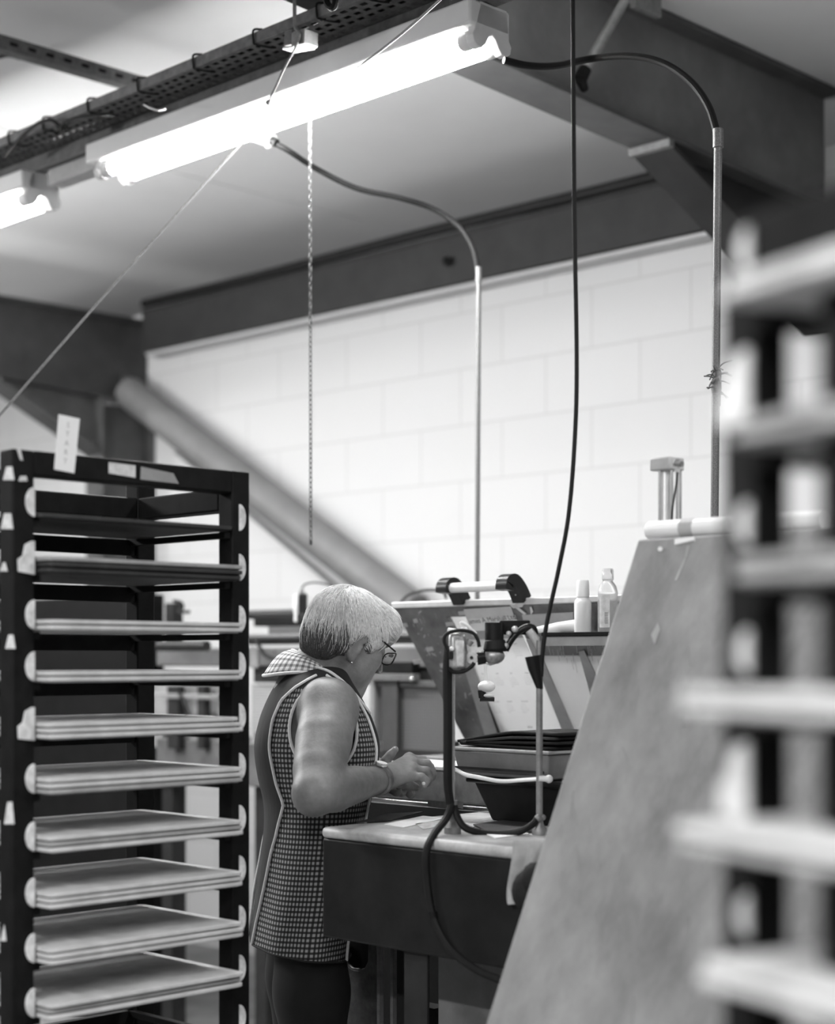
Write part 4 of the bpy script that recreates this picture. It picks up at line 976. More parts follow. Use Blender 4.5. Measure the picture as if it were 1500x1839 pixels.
def nets(D, lo, h):
    n = np.array(D.shape); ins = D < 0
    c = np.zeros(n-1, np.int8)
    offs = [(i,j,k) for i in (0,1) for j in (0,1) for k in (0,1)]
    for o in offs: c += ins[o[0]:n[0]-1+o[0], o[1]:n[1]-1+o[1], o[2]:n[2]-1+o[2]]
    I, J, K = np.nonzero((c > 0) & (c < 8)); N = len(I)
    idx = np.full(n-1, -1, np.int64); idx[I,J,K] = np.arange(N)
    acc = np.zeros((N,3)); cnt = np.zeros(N)
    for a in offs:
        for ax in range(3):
            if a[ax]: continue
            b = list(a); b[ax] = 1
            da = D[I+a[0],J+a[1],K+a[2]].astype(float); db = D[I+b[0],J+b[1],K+b[2]].astype(float)
            m = (da < 0) != (db < 0); t = np.where(m, da/np.where(m, da-db, 1), 0)
            q = np.array(a, float)[None].repeat(N,0); q[:,ax] += t
            acc[m] += q[m]; cnt[m] += 1
    v = lo+h*(np.stack([I,J,K],-1)+acc/cnt[:,None]); F_ = []
    for ax in range(3):
        u, w = (ax+1)%3, (ax+2)%3
        s0 = [slice(1,n[i]-1) for i in range(3)]; s0[ax] = slice(0,n[ax]-1); s1 = list(s0); s1[ax] = slice(1,n[ax])
        A = ins[tuple(s0)]; B = ins[tuple(s1)]; E = np.argwhere(A != B)
        if not len(E): continue
        g = E.copy(); g[:,u] += 1; g[:,w] += 1
        def at(du, dw):
            q = g.copy(); q[:,u] -= du; q[:,w] -= dw; return idx[q[:,0],q[:,1],q[:,2]]
        qd = np.stack([at(1,1),at(0,1),at(0,0),at(1,0)],-1)
        fl = A[tuple(E.T)]; qd[~fl] = qd[~fl][:,::-1]; F_.append(qd)
    return v, np.concatenate(F_)
def relax(v, f, it=2, w=.5):
    e = np.concatenate([f[:,[0,1]],f[:,[1,2]],f[:,[2,3]],f[:,[3,0]]])
    for _ in range(it):
        s = np.zeros_like(v); c = np.zeros(len(v)); np.add.at(s, e[:,0], v[e[:,1]]); np.add.at(s, e[:,1], v[e[:,0]]); np.add.at(c, e[:,0], 1); np.add.at(c, e[:,1], 1)
        v = v*(1-w)+w*s/c[:,None]
    return v
def n3(v): return np.array(v, float)

# ---- frame of the body and of the head
PSI = math.radians(80); O = V(-.221, 3.53, 0)
Fd = V(math.sin(PSI), math.cos(PSI), 0); Rd = V(math.cos(PSI), -math.sin(PSI), 0)
def L(f, r, z): return O+Fd*f+Rd*r+UP*z
HK = .88; hy, hp = math.radians(57), math.radians(29)
hF = V(math.sin(hy)*math.cos(hp), math.cos(hy)*math.cos(hp), -math.sin(hp)); hR = V(math.cos(hy), -math.sin(hy), 0); hU = hR.cross(hF)
HC = P(629, 1136, 3.53)
def H(r, f, u): return HC+(hR*r+hF*f+hU*u)*HK
Mh = np.array([list(hR), list(hF), list(hU)])
skin = mat('skin', .205, .48, noise=(70,.13,.35,.65), bump=(220,.12))
bs = skin.node_tree.nodes['Principled BSDF']; bs.inputs['Subsurface Weight'].default_value = .08; bs.inputs['Subsurface Radius'].default_value = (.006,.006,.006)
person = thing('person', 'grey-haired person in glasses and a checked sleeveless tabard working at the bench', 'person', O)
S = SDF()
# skull, face
S.ell(H(0,-.004,.012), (.072,.092,.082), Mh, .02)
S.ell(H(0,.030,-.045), (.058,.062,.062), Mh, .03)
S.ell(H(0,.052,-.088), (.040,.040,.036), Mh, .03)         # jaw
S.ell(H(0,.080,-.107), (.019,.016,.015), Mh, .02)         # chin
for s in (1,-1):
    S.ell(H(s*.041,.066,-.040), (.022,.020,.020), Mh, .025)    # cheek
    S.ell(H(s*.034,.044,-.083), (.028,.034,.028), Mh, .03)     # jowl
    S.ell(H(s*.030,.084,.012), (.024,.010,.007), Mh, .014)     # brow
    S.ell(H(s*.031,.089,-.008), (.015,.010,.011), Mh, .008, sub=True)
    S.ell(H(s*.031,.080,-.008), (.0125,.0125,.0125), Mh, .004) # eye
S.ell(H(0,.098,.000), (.008,.010,.014), Mh, .012)
S.cap(H(0,.095,.000), H(0,.114,-.040), .0065, .0105, .012)     # nose
for s in (1,-1): S.ell(H(s*.010,.105,-.043), (.008,.009,.007), Mh, .008)
S.ell(H(0,.094,-.072), (.021,.008,.006), Mh, .008)
S.ell(H(0,.092,-.083), (.018,.008,.006), Mh, .008)
S.ell(H(0,.101,-.0775), (.018,.008,.0012), Mh, .003, sub=True)
# ears
for s in (1,-1):
    Me = np.array([list(hR*s*.90-hF*.43), list(hF*.90+hR*s*.43), list(hU)])
    ec = H(s*.070,-.006,-.042)
    S.ell(ec, (.0075,.017,.030), Me, .006)
    S.ell(ec+hR*s*.008+hF*.004+hU*.004, (.0065,.010,.017), Me, .004, sub=True)
    rim = [ec+hR*s*(.006+.003*math.sin(t))+hF*(-.015*math.cos(t)+.001)+hU*(.030*math.sin(t)) for t in np.linspace(-1.2, 2.6, 9)]
    S.chain(rim, [.0036]*9, .004)
    S.ell(ec+hU*-.028+hF*.004+hR*s*.001, (.005,.008,.009), Me, .006)
for i_, p_ in enumerate(S.p):            # the head is modelled at unit size and brought to scale here
    S.p[i_] = (p_[0], p_[1], p_[2]*HK, p_[3], 0, p_[5]*HK) if p_[0] in 'es' else (p_[0], p_[1], p_[2], p_[3]*HK, p_[4]*HK, p_[5]*HK)
# neck
nb = L(.012, 0, 1.315)
S.cap(H(0,-.030,-.050), nb+UP*.0, .050, .056, .03)
S.cap(H(.0,.030,-.070), L(.045,0,1.29), .036, .044, .03)
S.cap(H(.0,-.035,-.02), L(-.02,0,1.295), .040, .045, .03)
# torso core under the tabard
S.chain([L(.0,0,1.25), L(.005,0,1.12), L(.0,0,.98)], [.085,.09,.085], .05)
S.cap(L(.0,.08,1.22), L(.0,-.08,1.22), .055, .055, .04)
S.cap(L(.0,.04,1.285), L(-.004,.13,1.255), .032, .040, .03)
S.cap(L(.0,-.04,1.285), L(-.004,-.13,1.255), .032, .040, .03)
# right arm
RS, RE, RW = P(592,1270,3.395), P(566,1424,3.215), P(680,1400,3.375)
S.cap(P(588,1266,3.42), RS, .052, .054, .04)
S.chain([RS, RS.lerp(RE,.4), RS.lerp(RE,.75), RE], [.056,.0565,.051,.0425], .02, .003)
S.ell(RE+V(-.006,-.004,-.004), (.036,.036,.040), None, .008)
S.chain([RE, RE.lerp(RW,.28), RE.lerp(RW,.62), RW], [.042,.0455,.037,.0268], .012, .003)
S.cap(L(.035,.12,1.25), L(.035,.14,1.18), .032, .024, .03)       # front of the armpit
S.cap(L(-.046,.095,1.245), L(-.045,.12,1.16), .027, .022, .03)       # back of the armpit
# right hand
RWh = P(690,1397,3.40)
kn = [P(736,1363,3.475), P(742,1370,3.452), P(743,1382,3.428), P(738,1394,3.406)]
mid = RWh.lerp(kn[1], .5)
S.cap(RW, RWh, .0265, .0225, .006)
for k, kr in zip(kn, (.0125,.0125,.012,.0115)): S.cap(RWh.lerp(k,.10), k, .0185, kr, .016)
fing = [([kn[0], P(760,1364,3.495), P(773,1377,3.502), P(780,1391,3.498)], (.0102,.0090,.0080,.0070)),
        ([kn[1], P(767,1371,3.462), P(776,1384,3.470), P(777,1398,3.462)], (.0104,.0092,.0082,.0072)),
        ([kn[2], P(766,1384,3.432), P(774,1396,3.438), P(768,1408,3.430)], (.0100,.0090,.0080,.0072)),
        ([kn[3], P(757,1395,3.404), P(766,1402,3.408), P(762,1411,3.404)], (.0095,.0085,.0077,.0070))]
for pts, rs in fing: S.chain(pts, rs, .005)
S.chain([RWh+V(0,.02,-.006), P(714,1402,3.462), P(734,1410,3.49), P(748,1414,3.50)], (.015,.0135,.011,.0085), .008)
for i in range(4):                                              # knuckles and tendons
    S.ell(kn[i]+V(-.002,-.002,.006), (.009,.009,.007), None, .008)
    S.cap(RWh.lerp(kn[i],.3)+UP*.012, kn[i]+UP*.0075, .003, .0035, .006)
# left arm and hand (mostly behind the right one)
LS, LE, LW = P(572,1270,3.68), P(612,1412,3.84), P(672,1384,3.64)
S.chain([LS, LS.lerp(LE,.5), LE], [.056,.053,.043], .03, .004)
S.chain([LE, LE.lerp(LW,.3), LE.lerp(LW,.65), LW], [.041,.043,.036,.026], .012, .003)
LH = P(690,1388,3.58)
S.cap(LW, LH, .026, .022, .02)
lk = [P(714,1396,3.545), P(714,1406,3.53), P(710,1412,3.515), P(704,1416,3.505)]
for k in lk: S.cap(LH, k, .018, .0118, .016)
for pts, rs in ([[LH+UP*.01, P(693,1366,3.57), P(701,1356,3.57), P(710,1346,3.57)], (.014,.0105,.0095,.008)],
                [[lk[0], P(730,1404,3.53), P(737,1416,3.525), P(740,1428,3.52)], (.0102,.0092,.0084,.0074)],
                [[lk[1], P(722,1414,3.515), P(731,1420,3.51), P(737,1430,3.51)], (.0102,.0092,.0084,.0074)],
                [[lk[2], P(714,1420,3.495), P(720,1424,3.49), P(724,1424,3.485)], (.0098,.0088,.008,.0072)],
                [[lk[3], P(706,1420,3.482), P(712,1424,3.476), P(716,1422,3.474)], (.0092,.0082,.0074,.0068)]): S.chain(pts, rs, .005)
v, f = S.mesh(.0028); v = relax(v, f, 5, .5)
body = meshobj('body', v, f, skin, person)
# nails
q = MB()
for pts, rs in fing:
    d = (pts[3]-pts[2]).normalized(); o_ = pts[3]+V(-.001,-.004,.004)-d*.001
    q.ball(o_, .0042, .003, .005, 10)
q.build('fingernails', mat('nail', .5, .3), person)

# ---- hair: a cap over the skull and fine strands running from the crown
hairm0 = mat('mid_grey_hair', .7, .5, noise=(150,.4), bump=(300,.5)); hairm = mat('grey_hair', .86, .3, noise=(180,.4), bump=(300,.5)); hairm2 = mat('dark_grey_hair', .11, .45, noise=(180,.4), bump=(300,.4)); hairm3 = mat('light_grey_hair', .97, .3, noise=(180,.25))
hs = SDF()
hs.ell(H(0,-.010,.020), (.081,.100,.086), Mh, .02)
hs.ell(H(0,-.040,.000), (.078,.074,.080), Mh, .03)
hs.ell(H(0,-.062,-.050), (.060,.042,.045), Mh, .03)
hs.ell(H(0,-.055,-.078), (.050,.032,.025), Mh, .02)
for s in (1,-1):
    hs.ell(H(s*.060,-.030,-.030), (.018,.034,.040), Mh, .02)
    hs.ell(H(s*.062,.022,.012), (.016,.036,.030), Mh, .02)
    hs.ell(H(s*.064,.030,-.014), (.009,.012,.022), Mh, .012)
hs.ell(H(0,.045,.066), (.058,.042,.030), Mh, .03)
hs.ell(H(0,.058,.056), (.060,.036,.030), Mh, .03)
hs.ell(H(.020,.074,.042), (.036,.018,.026), Mh, .02)
# keep the face and the ears clear
hs.ell(H(0,.100,-.065), (.074,.075,.085), Mh, .010, sub=True)
for s in (1,-1): hs.ell(H(s*.088,.004,-.048), (.026,.027,.040), Mh, .006, sub=True)
hs.p = [(p_[0], p_[1], p_[2]*HK, p_[3], 0, p_[5]*HK) for p_ in hs.p]
hv_, hf_ = hs.mesh(.0028)
hv_ = relax(hv_, hf_, 2, .5)
# normals on the cap
def vnormals(v, f):
    n = np.cross(v[f[:,2]]-v[f[:,0]], v[f[:,3]]-v[f[:,1]]); N = np.zeros_like(v)
    for k in range(4): np.add.at(N, f[:,k], n)
    return N/np.maximum(np.linalg.norm(N, axis=1), 1e-12)[:,None]
hn_ = vnormals(hv_, hf_)
hl = (hv_-n3(HC))@Mh.T/HK
crown = n3(H(0.010,-.040,.100))
wob = np.sin(np.arctan2(hl[:,0], hl[:,1]+.05)*46+hl[:,2]*60)*.0010
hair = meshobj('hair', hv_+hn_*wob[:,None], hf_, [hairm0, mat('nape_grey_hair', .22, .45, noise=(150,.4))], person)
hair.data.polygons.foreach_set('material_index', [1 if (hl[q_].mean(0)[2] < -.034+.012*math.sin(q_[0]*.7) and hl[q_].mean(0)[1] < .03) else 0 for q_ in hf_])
from mathutils.kdtree import KDTree
kd = KDTree(len(hv_))
for i, p in enumerate(hv_): kd.insert(p, i)
kd.balance()
def strands(count, sel, m_, r0, lift, name, steps=8, seed=1):
    rg = np.random.default_rng(seed); q_v = []; q_f = []
    ids = np.nonzero(sel)[0]; ids = rg.choice(ids, count)
    for i in ids:
        p = hv_[i]+rg.normal(0,.0015,3); n0 = hn_[i]; path = []; Lh = rg.uniform(.035,.070); st = Lh/steps; lq = hl[i]; sw = .25+.28*math.sin(lq[0]*38+lq[2]*22+1)*math.sin(lq[1]*31+.5)+rg.normal(0,.07)
        for k in range(steps+1):
            co, j, _ = kd.find(Vector(p)); nn = hn_[j]; base = hv_[j]
            path.append(base+nn*lift*(.25+1.0*(k/steps)**1.3))
            d = base-crown; d -= nn*(d@nn); d /= max(np.linalg.norm(d),1e-6); b_ = np.cross(nn, d)
            dd_ = d+b_*sw; lj = (base-n3(HC))@Mh.T
            if lj[1] > .02 and lj[2] > .0: dd_ = dd_+n3(hF)*.7+n3(hR)*.5
            dd_ /= np.linalg.norm(dd_); p = base+dd_*st
        pth = np.array(path); n = len(q_v)
        for k in range(steps+1):
            t = pth[min(k+1,steps)]-pth[max(k-1,0)]; t /= max(np.linalg.norm(t),1e-9)
            u = np.cross(t, n0); u /= max(np.linalg.norm(u),1e-9); w = np.cross(t, u); r = r0*(1-.85*(k/steps)**2)*(.35+.65*min(1,k/1.5))
            for a in (0, 2.094, 4.189): q_v.append(pth[k]+(u*math.cos(a)+w*math.sin(a))*r)
        for k in range(steps):
            for a in range(3): q_f.append((n+k*3+a, n+k*3+(a+1)%3, n+k*3+3+(a+1)%3, n+k*3+3+a))
    meshobj(name, q_v, q_f, m_, hair)
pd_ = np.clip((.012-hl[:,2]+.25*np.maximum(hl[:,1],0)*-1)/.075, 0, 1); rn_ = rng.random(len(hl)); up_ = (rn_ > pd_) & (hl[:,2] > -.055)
strands(1900, up_, hairm, .0010, .0024, 'grey_strands', seed=2)
strands(1500, up_ & (hl[:,2] > -.01), hairm3, .0009, .0030, 'light_strands', seed=3)
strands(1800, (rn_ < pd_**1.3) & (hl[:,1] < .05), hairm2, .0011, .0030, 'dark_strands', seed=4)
strands(500, (hl[:,1] > .04) & (hl[:,2] > .02), hairm3, .0010, .007, 'fringe_strands', seed=5)

# ---- glasses and earring
gl = MB(); fr_ = M['blackplastic']
for s in (1,-1):
    gl.tube(spline([H(s*.076,-.014,-.022), H(s*.078,.0,.002), H(s*.074,.05,.004), H(s*.066,.098,.002)],5), .0019, 8)
    rimp = [H(s*.036+.026*math.copysign(abs(math.cos(t))**.6, math.cos(t)), .110-.004*abs(math.cos(t)), -.012+.016*math.copysign(abs(math.sin(t))**.6, math.sin(t))) for t in np.linspace(0, 2*PI, 25)[:-1]]
    gl.tube(rimp, .0015, 6, closed=True)
gl.tube(spline([H(-.011,.111,-.006), H(0,.114,-.003), H(.011,.111,-.006)],4), .0015, 6)
go = gl.build('glasses', fr_, person)
lens = mat('lens', .95, .05, trans=.9, ior=1.2)
for s in (1,-1):
    rimp = [H(s*.036+.025*math.copysign(abs(math.cos(t))**.6, math.cos(t)), .1095-.004*abs(math.cos(t)), -.012+.015*math.copysign(abs(math.sin(t))**.6, math.sin(t))) for t in np.linspace(0, 2*PI, 25)[:-1]]
    MB().prism(rimp, hF*.0012).build('lens', lens, go)
ear = H(.070,-.006,-.042)+hU*-.036+hF*.004+hR*.006
MB().ball(ear, .0026).build('earring', M['chrome'], person)
# ---- wristwatch
wd = (RWh-RW).normalized(); wc = RW+wd*-.004
wu = (V(-.1,-.85,.8)-wd*wd.dot(V(-.1,-.85,.8))).normalized(); ws = wd.cross(wu)
q = MB(); ring = [wc+(wu*math.cos(t)*.0305+ws*math.sin(t)*.0310) for t in np.linspace(0,2*PI,33)[:-1]]
vs = []
for i, p in enumerate(ring):
    o_ = (p-wc).normalized()
    for s0, s1 in ((-.007,-.003),(.007,-.003),(.007,.0022),(-.007,.0022)): vs.append(p+wd*s0+o_*s1)
N_r = len(ring); q.add(vs, [(i*4+k, i*4+(k+1)%4, ((i+1)%N_r)*4+(k+1)%4, ((i+1)%N_r)*4+k) for i in range(N_r) for k in range(4)])
w_o = q.build('wristwatch', M['galv_dark'], person)
fc = wc+wu*.0305
MB().lathe(fc, wu, [(0,0),(.0125,0),(.0132,.002),(.0132,.005),(.0115,.0062),(0,.0062)], 24).build('case', M['chrome'], w_o)
MB().lathe(fc+wu*.0062, wu, [(0,0),(.0112,0),(.0112,.0005),(0,.0005)], 24).build('dial', M['white'], w_o)

# ---- sleeveless tabard: a loft around the trunk
SEC = [  # z, centre f, half f, half r
 (.752,-.030,.102,.188),(.80,-.024,.101,.187),(.877,-.012,.104,.185),(.95,-.003,.105,.176),(1.00,.003,.106,.168),(1.054,.008,.112,.158),(1.11,.008,.124,.156),
 (1.172,.008,.131,.158),(1.225,.006,.119,.160),(1.262,.004,.103,.160),(1.290,.003,.088,.154),(1.310,.004,.076,.138),(1.325,.008,.068,.110),(1.340,.012,.064,.074)]
SA = np.array(SEC)
def catmull(x, xs, ys):
    i = int(np.clip(np.searchsorted(xs, x)-1, 0, len(xs)-2)); t = (x-xs[i])/(xs[i+1]-xs[i])
    p0 = ys[max(i-1,0)]; p1 = ys[i]; p2 = ys[i+1]; p3 = ys[min(i+2,len(ys)-1)]
    return .5*((2*p1)+(p2-p0)*t+(2*p0-5*p1+4*p2-p3)*t*t+(3*p1-p0-3*p2+p3)*t**3)
lev = np.arange(len(SEC))
def surf(th, s, off=0):
    """th: 0 front, 90 degrees right side, 180 back; s: loft level."""
    z, cf, hf, hr = [catmull(s, lev, SA[:,k]) for k in range(4)]
    low = max(0., 1-(z-.752)/.30)
    fold = 1+.018*low*math.sin(th*9+.7)+.008*math.sin(th*5+z*26)*min(1,max(0,(1.25-z)*4))
    ct, st = math.cos(th), math.sin(th)
    e = .86; cx = math.copysign(abs(ct)**e, ct); sx = math.copysign(abs(st)**e, st)
    tilt = -.022*low*ct*-1*0
    hem = .0
    z2 = z-.016*low*ct + (.010*ct if z > 1.29 else 0)*0
    f_, r_ = cf+(hf*fold+off)*cx, (hr*fold+off)*sx
    if z < 1.27: r_ += 0
    return L(f_, r_, z2)
AC, AR = (.004, .190, 1.217), (.087, .082, .099)
def arm_in(p, s):
    d = p-O; f_, r_, z = d.dot(Fd), d.dot(Rd)*s, d.z
    return ((f_-AC[0])/AR[0])**2+((r_-AC[1])/AR[1])**2+((z-AC[2])/AR[2])**2
NT, NS = 168, 210
def back_seam(s, z):
    zz = [.75,.80,.95,1.02,1.06,1.10,1.17,1.23,1.27,1.295,1.312,1.324,1.34]; tt = [164,163,150,140,132,137,142,144,141,128,112,97,94]
    return math.radians(np.interp(z, zz, tt))
def front_seam(s, z):
    zz = [.75,.95,1.06,1.17,1.23,1.27,1.295,1.312,1.324,1.34]; tt = [40,38,36,36,39,44,58,75,87,90]
    return math.radians(np.interp(z, zz, tt))
gv = []; gth = []; gs = []
for i in range(NS+1):
    s = i/NS*(len(SEC)-1)
    for j in range(NT): th = 2*PI*j/NT; gv.append(surf(th, s)); gth.append(th); gs.append(s)
keep = [min(arm_in(p,1), arm_in(p,-1)) > 1 for p in gv]
# snap vertices beside the armhole onto its edge so that it is smooth
faces = []; mats_ = []
for i in range(NS):
    for j in range(NT):
        q4 = (i*NT+j, i*NT+(j+1)%NT, (i+1)*NT+(j+1)%NT, (i+1)*NT+j)
        if sum(keep[k] for k in q4) < 2: continue
        faces.append(q4)
        th = gth[i*NT+j]+PI/NT; thm = th if th <= PI else 2*PI-th
        z = (gv[q4[0]].z+gv[q4[2]].z)/2
        mats_.append(1 if front_seam(0,z) < thm < back_seam(0,z) and z < 1.30 else 0)
for idx_, p in enumerate(gv):
    for s in (1,-1):
        a = arm_in(p, s)
        if a < 1:
            d = p-O; c_ = Vector(AC); q_ = Vector((d.dot(Fd), d.dot(Rd)*s, d.z))-c_
            k = 1/math.sqrt(max(a,1e-6)); q_ = Vector((q_.x*k, q_.y, q_.z*k))
            a2 = (q_.x/AR[0])**2+(q_.y/AR[1])**2+(q_.z/AR[2])**2
            gv[idx_] = L(q_.x+c_.x, (q_.y+c_.y)*s, q_.z+c_.z)
navy = mat('black_tabard_cloth', .016, .85, noise=(22,.25), bump=(60,.25), stretch=(1,1,.35))
gm = bpy.data.materials.new('gingham_cloth'); gm.use_nodes = True; nt = gm.node_tree; bs = nt.nodes['Principled BSDF']; bs.inputs['Roughness'].default_value = .85
uvn = nt.nodes.new('ShaderNodeUVMap'); uvn.uv_map = 'UVMap'; sp = nt.nodes.new('ShaderNodeSeparateXYZ'); nt.links.new(uvn.outputs['UV'], sp.inputs[0])
outs = []
for ax in ('X','Y'):
    m1 = nt.nodes.new('ShaderNodeMath'); m1.operation = 'MULTIPLY'; m1.inputs[1].default_value = 1/.0102; nt.links.new(sp.outputs[ax], m1.inputs[0])
    m2 = nt.nodes.new('ShaderNodeMath'); m2.operation = 'FRACT'; nt.links.new(m1.outputs[0], m2.inputs[0])
    m3 = nt.nodes.new('ShaderNodeMath'); m3.operation = 'GREATER_THAN'; m3.inputs[1].default_value = .46; nt.links.new(m2.outputs[0], m3.inputs[0]); outs.append(m3)
m4 = nt.nodes.new('ShaderNodeMath'); m4.operation = 'ADD'; nt.links.new(outs[0].outputs[0], m4.inputs[0]); nt.links.new(outs[1].outputs[0], m4.inputs[1])
rp = nt.nodes.new('ShaderNodeValToRGB'); rp.color_ramp.interpolation = 'CONSTANT'
rp.color_ramp.elements[0].color = (.012,.012,.012,1); rp.color_ramp.elements[1].position = .4; rp.color_ramp.elements[1].color = (.045,.045,.045,1)
e3 = rp.color_ramp.elements.new(.9); e3.color = (.38,.38,.38,1)
m5 = nt.nodes.new('ShaderNodeMath'); m5.operation = 'MULTIPLY'; m5.inputs[1].default_value = .5; nt.links.new(m4.outputs[0], m5.inputs[0])
nt.links.new(m5.outputs[0], rp.inputs['Fac']); nt.links.new(rp.outputs['Color'], bs.inputs['Base Color'])
used = sorted({k for q4 in faces for k in q4}); remap = {k:i for i, k in enumerate(used)}
tab = meshobj('tabard', [gv[k] for k in used], [[remap[k] for k in q4] for q4 in faces], [navy, gm], person)
tab.data.polygons.foreach_set('material_index', mats_)
ul = tab.data.uv_layers.new(name='UVMap')
for fi, q4 in enumerate(faces):
    for li, k in zip(tab.data.polygons[fi].loop_indices, q4):
        th = gth[k]
        if fi and k == q4[0] : pass
        if th < .01 and max(gth[x] for x in q4) > 6: th += 2*PI
        ul.data[li].uv = (th*.150, gv[k].z)
so = tab.modifiers.new('solid', 'SOLIDIFY'); so.thickness = .003; so.offset = 1
# white piping
pm = mat('white_piping', .80, .7, noise=(200,.12))
def s_of_z(z): return float(np.interp(z, SA[:,0], lev))
def seam(fn, z0, z1, side, nm, r=.0030):
    pts = [surf(side*fn(0,z), s_of_z(z), .0035) for z in np.linspace(z0, z1, 70)]
    pts = [p for p in pts if arm_in(p, side) > 1.0]
    MB().tube(pts, r, 8).build(nm, pm, tab)
for sd in (1,-1):
    seam(back_seam, .752, 1.323, sd, 'back_piping'); seam(front_seam, .752, 1.323, sd, 'front_piping')
    lp = []
    for al in np.linspace(0, 2*PI, 73)[:-1]:      # edge of the armhole: where the trunk meets its opening
        best = None
        for s in np.linspace(0, len(SEC)-1, 1): pass
        f0, z0 = AC[0]+AR[0]*math.cos(al), AC[2]+AR[2]*math.sin(al)
        lo_, hi_ = 0., 1.
        ce = n3((AC[0], AC[2])); 
        def trunk_r(ff, zz):
            z, cf, hf, hr = [catmull(s_of_z(min(zz,1.334)), lev, SA[:,k]) for k in range(4)]
            q_ = 1-(abs((ff-cf)/hf))**(2/.86)
            return hr*max(q_,0)**.43
        for _ in range(30):
            m_ = (lo_+hi_)/2; ff = AC[0]+(f0-AC[0])*m_; zz = AC[2]+(z0-AC[2])*m_; r_ = trunk_r(ff, zz)
            a = ((ff-AC[0])/AR[0])**2+((r_-AC[1])/AR[1])**2+((zz-AC[2])/AR[2])**2
            if a < 1: lo_ = m_
            else: hi_ = m_
        lp.append(L(ff, (r_+.003)*sd, zz))
    lp = [(lp[i-1]+lp[i]*2+lp[(i+1)%72])/4 for i in range(72)]
    MB().tube(lp, .0034, 8, closed=True).build('armhole_piping', pm, tab)
    npts = [surf(sd*math.radians(t_), s_of_z(z_), .004) for t_, z_ in ((100,1.339),(84,1.331),(70,1.320),(57,1.305),(44,1.280),(34,1.257),(27,1.242))]
    MB().tube(spline(npts,6), .0030, 8).build('neck_piping', pm, tab)
hemp = [surf(2*PI*k/120, 0, .002) for k in range(120)]
MB().tube(hemp, .0022, 6, closed=True).build('hem', navy, tab)
# collar: gingham, edged in white, standing away at the back
cg = bpy.data.materials.new('pale_gingham'); cg.use_nodes = True; nt2 = cg.node_tree; b2_ = nt2.nodes['Principled BSDF']; b2_.inputs['Roughness'].default_value = .85
uvn = nt2.nodes.new('ShaderNodeUVMap'); uvn.uv_map = 'UVMap'; sp = nt2.nodes.new('ShaderNodeSeparateXYZ'); nt2.links.new(uvn.outputs['UV'], sp.inputs[0]); outs = []
for ax in ('X','Y'):
    m1 = nt2.nodes.new('ShaderNodeMath'); m1.operation = 'MULTIPLY'; m1.inputs[1].default_value = 1/.0102; nt2.links.new(sp.outputs[ax], m1.inputs[0])
    m2 = nt2.nodes.new('ShaderNodeMath'); m2.operation = 'FRACT'; nt2.links.new(m1.outputs[0], m2.inputs[0])
    m3 = nt2.nodes.new('ShaderNodeMath'); m3.operation = 'GREATER_THAN'; m3.inputs[1].default_value = .45; nt2.links.new(m2.outputs[0], m3.inputs[0]); outs.append(m3)
m4 = nt2.nodes.new('ShaderNodeMath'); m4.operation = 'ADD'; nt2.links.new(outs[0].outputs[0], m4.inputs[0]); nt2.links.new(outs[1].outputs[0], m4.inputs[1])
rp = nt2.nodes.new('ShaderNodeValToRGB'); rp.color_ramp.interpolation = 'CONSTANT'; rp.color_ramp.elements[0].color = (.14,.14,.14,1)
rp.color_ramp.elements[1].position = .4; rp.color_ramp.elements[1].color = (.38,.38,.38,1); e3 = rp.color_ramp.elements.new(.9); e3.color = (.8,.8,.8,1)
m5 = nt2.nodes.new('ShaderNodeMath'); m5.operation = 'MULTIPLY'; m5.inputs[1].default_value = .5; nt2.links.new(m4.outputs[0], m5.inputs[0])
nt2.links.new(m5.outputs[0], rp.inputs['Fac']); nt2.links.new(rp.outputs['Color'], b2_.inputs['Base Color'])
NC, NW = 72, 8
def collar_pt(th, w):
    """th runs from the right front opening over the back to the left front; w 0 at the neck, 1 at the outer edge."""
    ct, st = math.cos(th), math.sin(th); back = max(0., -ct)
    zi = 1.345+.030*back-.060*max(0.,ct)**1.2; fi, ri = .012+(.062 if ct > 0 else .056)*ct, .060*st
    width = .034+.030*back**2; fo, ro = fi+ct*width*.95, ri+st*width*.9
    zo = zi-.020-.030*back**2-.004
    z = zi+(zo-zi)*w+.010*math.sin(PI*w)*(.4+back)
    return L(fi+(fo-fi)*w, ri+(ro-ri)*w, z)
T0, T1 = math.radians(18), math.radians(342)
cv = [collar_pt(T0+(T1-T0)*i/NC, j/NW) for i in range(NC+1) for j in range(NW+1)]
cf_ = [(i*(NW+1)+j, (i+1)*(NW+1)+j, (i+1)*(NW+1)+j+1, i*(NW+1)+j+1) for i in range(NC) for j in range(NW)]
col = meshobj('collar', cv, cf_, cg, tab)
ul = col.data.uv_layers.new(name='UVMap')
for lp_ in col.data.loops:
    k = lp_.vertex_index; ul.data[lp_.index].uv = ((T0+(T1-T0)*(k//(NW+1))/NC)*.075, (k % (NW+1))/NW*.055)
so = col.modifiers.new('solid','SOLIDIFY'); so.thickness = .0025; so.offset = 0
oe = [collar_pt(T0+(T1-T0)*i/NC, 1) for i in range(NC+1)]; ie = [collar_pt(T0+(T1-T0)*i/NC, 0) for i in range(NC+1)]
MB().tube(oe, .0036, 8).build('collar_piping', pm, tab); MB().tube(ie, .0030, 8).build('collar_piping', pm, tab)
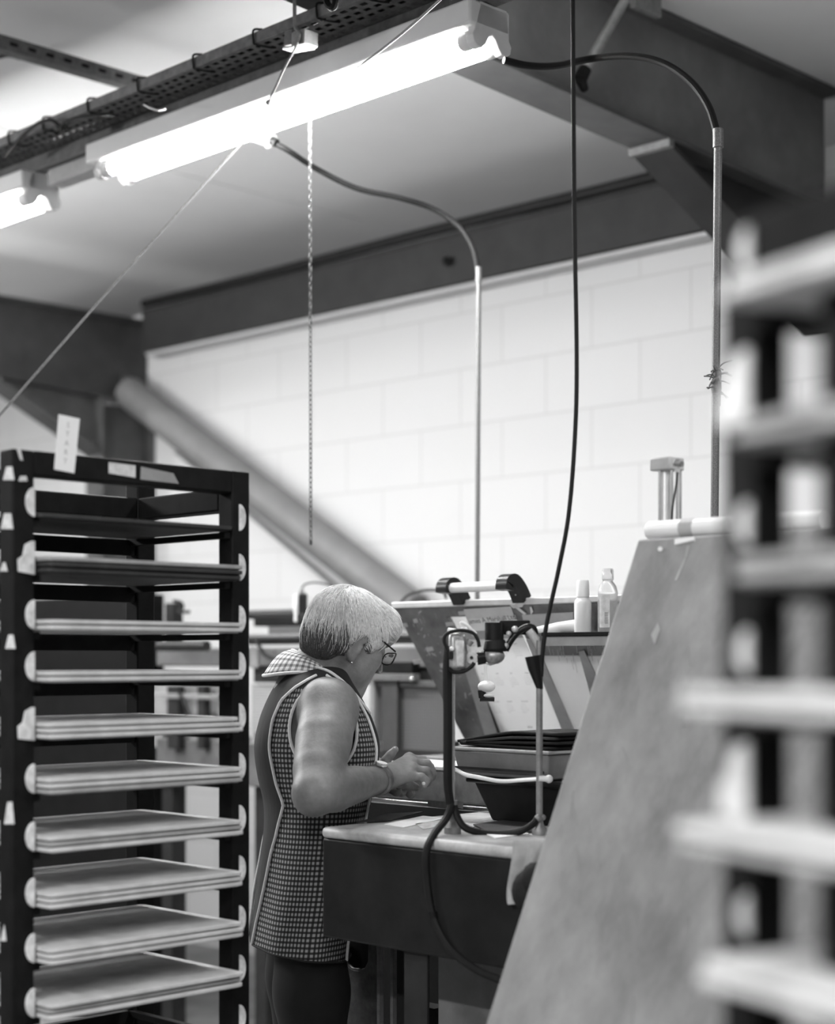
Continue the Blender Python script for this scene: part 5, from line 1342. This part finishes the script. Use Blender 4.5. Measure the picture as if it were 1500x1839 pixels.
# ---- trousers and shoes
ts = SDF(); 
for s in (1,-1):
    hip, knee, ank = L(-.02, s*.085, .86), L(-.005, s*.088, .48), L(-.025, s*.085, .09)
    ts.chain([hip, hip.lerp(knee,.5), knee, knee.lerp(ank,.4), ank], [.076,.074,.064,.062,.050], .03)
ts.ell(L(-.012,0,.85), (.125,.070,.08), np.array([list(Rd),list(Fd),[0,0,1]]), .05)
v, f = ts.mesh(.006); v = relax(v, f, 2)
meshobj('trousers', v, f, mat('black_trousers', .010, .85, noise=(20,.3)), person)
ss_ = SDF()
for s in (1,-1):
    ss_.chain([L(-.06,s*.085,.036), L(.03,s*.088,.036), L(.13,s*.095,.030)], [.036,.036,.030], .02); ss_.cap(L(-.04,s*.085,.04), L(-.03,s*.085,.09), .042, .045, .02)
v, f = ss_.mesh(.005); v[:,2] = np.maximum(v[:,2], .001)
meshobj('shoes', v, f, M['blackplastic'], person)
# ================================================================== LIGHT AND CAMERA
def lamp(name, a, b, z, power, la, lb):
    d = bpy.data.lights.new(name, 'AREA'); d.shape = 'RECTANGLE'; d.size = la; d.size_y = lb; d.energy = power
    o = bpy.data.objects.new(name, d); C.objects.link(o); o.location = W(a, b, z)
    o.rotation_euler = (0, 0, math.radians(135)); return o
# unseen lamps assumed beside and behind the camera, shifted clear of the racks
for i, (a, b, p) in enumerate(((.1,2.7,18),(5.5,.7,42),(1.3,-.9,46),(-.8,-.9,30))):
    lamp('unseen_light', a, b, 2.74, p, 1.5, .12)
for a, b, e_ in ((6.5,2.72,28), (7.3,2.72,28), (5.2,1.3,16), (.9,.2,11)):  # unseen point lamps added to brighten the ceiling
    d = bpy.data.lights.new('unseen_light', 'POINT'); d.energy = e_; d.shadow_soft_size = .08
    o = bpy.data.objects.new('unseen_light', d); C.objects.link(o); o.location = W(a, b, 2.72)
wd_ = bpy.data.worlds.new('World'); bpy.context.scene.world = wd_; wd_.use_nodes = True
wd_.node_tree.nodes['Background'].inputs['Color'].default_value = (.5,.5,.5,1); wd_.node_tree.nodes['Background'].inputs['Strength'].default_value = .05
cam = bpy.data.cameras.new('Camera'); co = bpy.data.objects.new('Camera', cam); C.objects.link(co)
co.location = (0,0,CH); co.rotation_euler = (PI/2,0,0)
cam.sensor_fit = 'VERTICAL'; cam.sensor_height = 36; cam.lens = F/1839*36
cam.shift_y = (YH-919.5)/1839; cam.shift_x = 0; cam.clip_start = .05; cam.clip_end = 60
cam.dof.use_dof = True; cam.dof.focus_distance = 3.45; cam.dof.aperture_fstop = 2.1; cam.dof.aperture_blades = 0
sc = bpy.context.scene; sc.camera = co
sc.view_settings.view_transform = 'Standard'; sc.view_settings.look = 'None'; sc.view_settings.gamma = 1; sc.view_settings.exposure = 1.2
sc.view_settings.use_curve_mapping = False
sc.cycles.use_denoising = True; sc.cycles.max_bounces = 8; sc.cycles.sample_clamp_indirect = 6
for o in list(C.objects):
    if '_w' in o: del o['_w']
